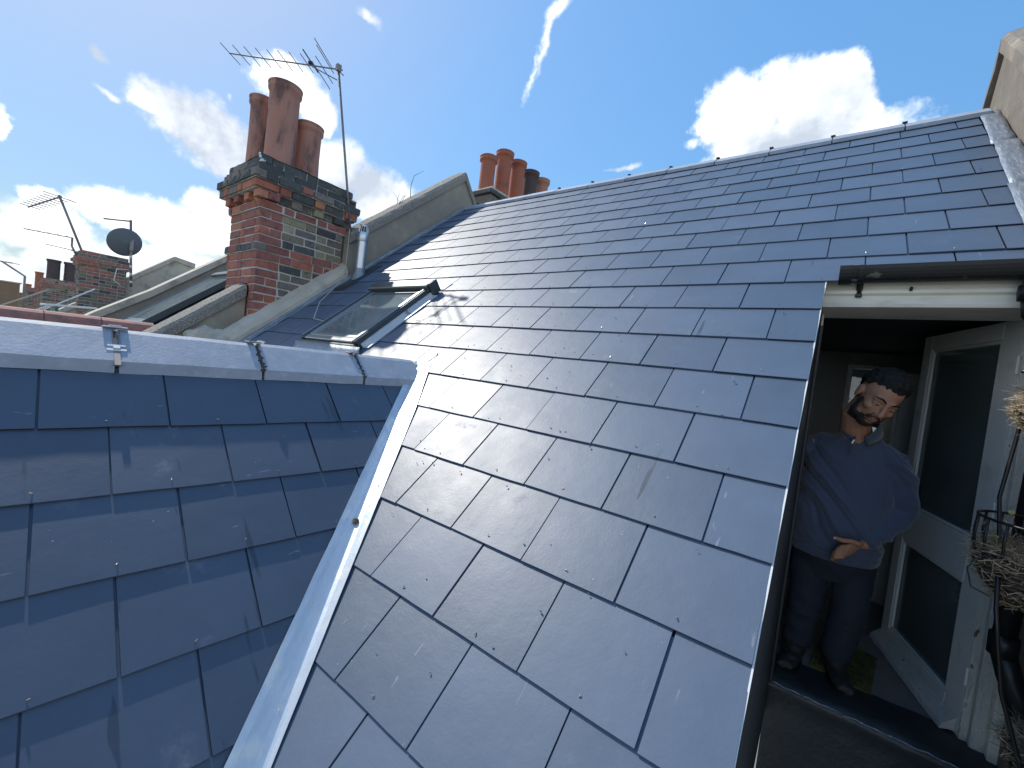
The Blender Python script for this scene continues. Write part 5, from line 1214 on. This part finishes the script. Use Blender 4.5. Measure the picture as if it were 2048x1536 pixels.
# his left hand: palm, curled fingers, thumb out along the belt
def finger(bm, pts, r0): chain(bm, [W(*p) for p in pts], [r0, r0 * .95, r0 * .9, r0 * .78][:len(pts)], 10)
palm = [(1.352, 2.192, .412), (1.325, 2.160, .398), (1.292, 2.138, .380)]
loft(bm, [(W(*palm[0]), (.012, -.004, .028), (.008, .019, 0)), (W(*palm[1]), (.014, -.004, .042), (.010, .019, .002)), (W(*palm[2]), (.012, -.004, .043), (.010, .018, .002))], 14)
for k, (dz, ln) in enumerate(((.031, 1.0), (.011, 1.08), (-.010, 1.0), (-.030, .84))):
    b = Vector((1.288 + .010 * dz / .03, 2.134, .378 + dz)); f1 = b + Vector((-.034, .000, -.016)) * ln; f2 = f1 + Vector((-.010, .020, -.020)) * ln; f3 = f2 + Vector((.010, .016, -.008)) * ln
    finger(bm, [b, f1, f2, f3], .0102)
finger(bm, [(1.330, 2.142, .428), (1.300, 2.122, .436), (1.268, 2.116, .430), (1.243, 2.118, .433)], .0125)
# his right hand, fingers hooked round the edge of the side wall
loft(bm, [(W(1.11, 2.44, .62), (.010, 0, .004), (0, .022, -.016)), (W(1.106, 2.42, .66), (.011, 0, .0), (0, .030, -.028)), (W(1.100, 2.39, .69), (.011, 0, 0), (0, .026, -.03))], 14)
for k in range(4):
    z = .715 - k * .021; finger(bm, [(1.100, 2.385, z), (1.092, 2.355, z + .002), (1.080, 2.335, z), (1.074, 2.315, z - .004)], .0085)
finger(bm, [(1.104, 2.42, .70), (1.098, 2.385, .73), (1.09, 2.36, .74)], .0095)
body = organic('body', bm, M_skin, man, .0042, 3)
# hair and beard grow out of the head surface
MHi = MH.inverted()
def shell(name, m_, fn):
    src = body.data; keep = {}; bm = NB()
    co = [MHi @ v.co for v in src.vertices]; th_ = {}
    for i, c in enumerate(co):
        if abs(c.x) < .12 and abs(c.y) < .14 and -.16 < c.z < .16:
            t_ = fn(c)
            if t_ > 0: th_[i] = t_
    for p in src.polygons:
        if all(i in th_ for i in p.vertices):
            vs = []
            for i in p.vertices:
                if i not in keep: keep[i] = bm.verts.new(src.vertices[i].co + src.vertices[i].normal * th_[i])
                vs.append(keep[i])
            bm.faces.new(vs)
    return obj(name, bm, m_, man, smooth=True)
def sst(a, b, x): t_ = max(0, min(1, (x - a) / (b - a))); return t_ * t_ * (3 - 2 * t_)
def hair_fn(c):
    n_ = noise.noise(c * 60) * .008 + noise.noise(c * 180) * .004
    line = .070 + .018 * abs(c.x / .07) ** 2 * (-1.0) if c.y < -.03 else .0
    front = .073 - .30 * max(0, abs(c.x) - .045) if c.y < -.02 else .073 - (c.y + .02) * 2.0
    front = max(front, -.060)
    if abs(c.x) > .06 and c.y < .03: front = max(front, .012 + (.0 if c.y > -.045 else 1))
    if abs(c.x) > .070 and -.03 < c.y < .045 and c.z < .045: return 0
    d_ = c.z + n_ - front
    return 0 if d_ <= 0 else .001 + (.017 + .006 * noise.noise(c * 75) + .004 * noise.noise(c * 190)) * sst(0, .035, d_) * sst(.0, .09, c.z + .02) + .0015 * sst(0, .01, d_)
shell('hair', M_hair, hair_fn)
def beard_fn(c):
    n_ = noise.noise(c * 90) * .006 + noise.noise(c * 220) * .003
    if c.y > .012 or c.z > .0: return 0
    if ((c.x / .021) ** 2 + ((c.z + .068) / .0115) ** 2) < 1 and c.y < -.07: return 0      # lips
    top = -.060 + .9 * max(0, c.y + .052) if abs(c.x) > .030 else (-.046 if c.y < -.06 else -.06)
    if abs(c.x) > .05 and c.y > -.045: top = -.012
    if abs(c.x) > .055 and c.y > -.012: return 0
    if abs(c.x) > .028 and c.y < -.05: top = -.066 - .1 * (abs(c.x) - .03)
    if abs(c.x) < .014 and -.088 < c.z < -.080: return 0
    d_ = top + n_ - c.z
    if c.z < -.13: return 0
    return 0 if d_ <= 0 else .0008 + .005 * sst(0, .02, d_)
shell('beard', M_stubble, beard_fn)
for s in (-1, 1):
    bm = NB(); chain(bm, [H(s * .014, -.101, .026), H(s * .030, -.097, .034), H(s * .052, -.078, .028)], [.0035, .0042, .002], 8); obj('eyebrow', bm, M_hair, man, smooth=True)
    bm = NB(); ellip(bm, (s * .032, -.0835, .0005), (.0125, .0062, .0040), MH); obj('eye', bm, M_eye, man, smooth=True)
    bm = NB(); ellip(bm, (s * .032 + .003, -.0865, -.0008), (.0048, .0038, .0042), MH); obj('iris', bm, M_iris, man, smooth=True)
    bm = NB(); chain(bm, [H(s * .018, -.0875, -.0005), H(s * .032, -.0915, .0035), H(s * .046, -.081, -.0015)], [.0012, .0020, .0012], 6); obj('eyelashes', bm, M_hair, man, smooth=True)
    bm = NB(); chain(bm, [H(s * .017, -.089, .004), H(s * .032, -.0925, .0085), H(s * .047, -.081, .003)], [.0035, .0052, .003], 8); obj('eyelid', bm, M_skin, man, smooth=True)
bm = NB(); chain(bm, [H(-.019, -.098, -.063), H(-.007, -.1085, -.0605), H(0, -.109, -.0618), H(.007, -.1085, -.0605), H(.019, -.098, -.063)], [.0018, .0038, .0035, .0038, .0018], 8); chain(bm, [H(-.017, -.096, -.0715), H(0, -.107, -.0740), H(.017, -.096, -.0715)], [.002, .0052, .002], 8); obj('lips', bm, M_lip, man, smooth=True)
bm = NB(); ellip(bm, (0, 0, 0), (.006, .0016, .0065), Matrix.Translation(W(1.238, 2.1065, .434))); obj('thumbnail', bm, M_nail, man, smooth=True)
# pullover
def fold(c):
    x, y, z = c.x, c.y, c.z
    a = noise.noise(Vector((x * 5, y * 5, z * 5))) * 3
    zz = z + MO.z; xx = x + MO.x
    f = .0105 * (math.sin((xx * .86 + zz * .62) * 62 + a) ** 3) * sst(.30, .45, zz) * (1 - sst(.80, .92, zz) * .6) * (.25 + sst(.0, .5, noise.noise(Vector((xx * 4 + 3, y * 4, zz * 3))) + .25))
    if xx > 1.40: f += .0028 * math.sin(zz * 70 + a * 1.5) * sst(1.40, 1.45, xx)
    f += .0022 * noise.noise(Vector((x * 30, y * 30, z * 30)))
    if .325 < zz < .337 : f -= .003
    return f
bm = NB()
SP2 = [((1.246, 2.365, .285), .188, .140), ((1.248, 2.355, .33), .194, .150), ((1.250, 2.325, .47), .200, .162), ((1.260, 2.315, .62), .192, .146), ((1.266, 2.310, .76), .188, .126), ((1.270, 2.303, .845), .168, .108), ((1.276, 2.285, .905), .110, .082), ((1.286, 2.262, .955), .068, .066)]
loft(bm, [(W(*c), (a, -.02 * a, 0), (0, b, .03 * b)) for c, a, b in SP2], 28)
for a, b, c, ex in ((ls, le, lw, 1), (rsd, re_, rw, 1)):
    A_, B_, C_ = Vector(a), Vector(b), Vector(c)
    chain(bm, [A_ - MO + Vector((-.04 if a is ls else .04, 0, .02)), A_ - MO, A_.lerp(B_, .5) - MO, B_ - MO, B_.lerp(C_, .45) - MO, B_.lerp(C_, .84) - MO, B_.lerp(C_, .9) - MO], [.060, .074, .068, .062, .056, .044, .041], 20)
organic('pullover', bm, M_jumper, man, .0055, 5, fold)
# stand collar, part unzipped, with its bright puller
bm = NB(); n = 30
ringA, ringB, ringC = [], [], []
cb = W(1.286, 2.258, .945); ct = H(0, .032, -.112)
ax = (ct - cb).normalized(); ux = Vector((1, 0, 0)); ux = (ux - ax * ux.dot(ax)).normalized(); uy = ax.cross(ux)
rows_ = []
for k in range(n):
    a = rad(-90 + 14) + (2 * math.pi - rad(28)) * k / (n - 1); op = 1 - min(1, min(k, n - 1 - k) / 4)
    d_ = ux * math.cos(a) + uy * math.sin(a)
    rows_.append([bm.verts.new(cb - ax * .015 + d_ * .086), bm.verts.new(cb + ax * .02 + d_ * .081), bm.verts.new(cb + ax * (.056 - .012 * op) + d_ * (.078 + .012 * op)), bm.verts.new(cb + ax * (.056 - .012 * op) + d_ * (.073 + .012 * op)), bm.verts.new(cb + ax * .0 + d_ * .075)])
for a, b in zip(rows_, rows_[1:]):
    for k in range(5): bm.faces.new((a[k], b[k], b[(k + 1) % 5], a[(k + 1) % 5]))
bm.faces.new(rows_[0]); bm.faces.new(rows_[-1][::-1]); bmesh.ops.recalc_face_normals(bm, faces=bm.faces); obj('collar', bm, M_jumper, man, smooth=True)
bm = NB(); box(bm, -.0045, .0045, -.003, .003, -.012, .012, Matrix.Translation(W(1.255, 2.160, .905)) @ Matrix.Rotation(rad(20), 4, 'Y'), .002); obj('zip_puller', bm, M_alu, man)
bm = NB(); tube(bm, [W(1.262, 2.175, .93), W(1.256, 2.166, .905), W(1.246, 2.158, .84)], .0028, 6); obj('zip', bm, M_black, man)
# trousers
def tfold(c):
    zz = c.z + MO.z; a = noise.noise(c * 5) * 3
    f = .004 * math.sin(zz * 60 + c.x * 25 + a) * (.4 + noise.noise(Vector((c.x * 6, c.y * 6, c.z * 4)))) + .002 * noise.noise(c * 26)
    if -.075 < zz < -.055: f += .004
    return f
bm = NB()
loft(bm, [(W(1.250, 2.385, .16), (.10, 0, 0), (0, .10, 0)), (W(1.250, 2.38, .25), (.175, 0, 0), (0, .125, 0)), (W(1.248, 2.372, .36), (.172, 0, 0), (0, .125, 0))], 24)
for hip, kn, an in (((1.338, 2.395, .28), (1.350, 2.38, .02), (1.325, 2.415, -.24)), ((1.164, 2.395, .28), (1.166, 2.38, .02), (1.152, 2.415, -.24))):
    A_, B_, C_ = Vector(hip), Vector(kn), Vector(an)
    chain(bm, [A_ - MO, A_.lerp(B_, .5) - MO, B_ - MO, B_.lerp(C_, .5) - MO, C_ - MO], [.097, .090, .078, .074, .070], 20)
organic('trousers', bm, M_trouser, man, .006, 4, tfold)
for x_, yaw in ((1.328, 14), (1.150, -10)):
    Mb = Matrix.Translation(W(x_, 2.42, FZ)) @ Matrix.Rotation(rad(yaw), 4, 'Z')
    bm = NB(); Q = lambda *p: Mb @ Vector(p)
    loft(bm, [(Q(0, .05, .028), (.040, 0, 0), (0, .03, .026)), (Q(0, .02, .034), (.044, 0, 0), (0, .012, .034)), (Q(0, -.06, .034), (.047, 0, 0), (0, 0, .034)), (Q(0, -.14, .030), (.048, 0, 0), (0, 0, .030)), (Q(0, -.185, .024), (.034, 0, 0), (0, 0, .022))], 16)
    chain(bm, [Q(0, .02, .05), Q(0, .02, .13)], [.048, .050]); chain(bm, [Q(0, -.03, .06), Q(0, .0, .10)], [.042, .046])
    b_ = organic('boot', bm, M_boot, man, .006, 3, lambda c: .002 * noise.noise(c * 40))
    bm = NB(); loft(bm, [(Q(0, -.065, .001), (.050, 0, 0), (0, .135, 0)), (Q(0, -.065, .016), (.051, 0, 0), (0, .138, 0))], 24); obj('boot_sole', bm, M_black, man)
    for k in range(4):
        bm = NB(); tube(bm, [Q(-.022, -.035 - k * .018, .098 - k * .010), Q(0, -.04 - k * .018, .105 - k * .010), Q(.022, -.035 - k * .018, .098 - k * .010)], .0025, 5); obj('lace', bm, M_boot, man)
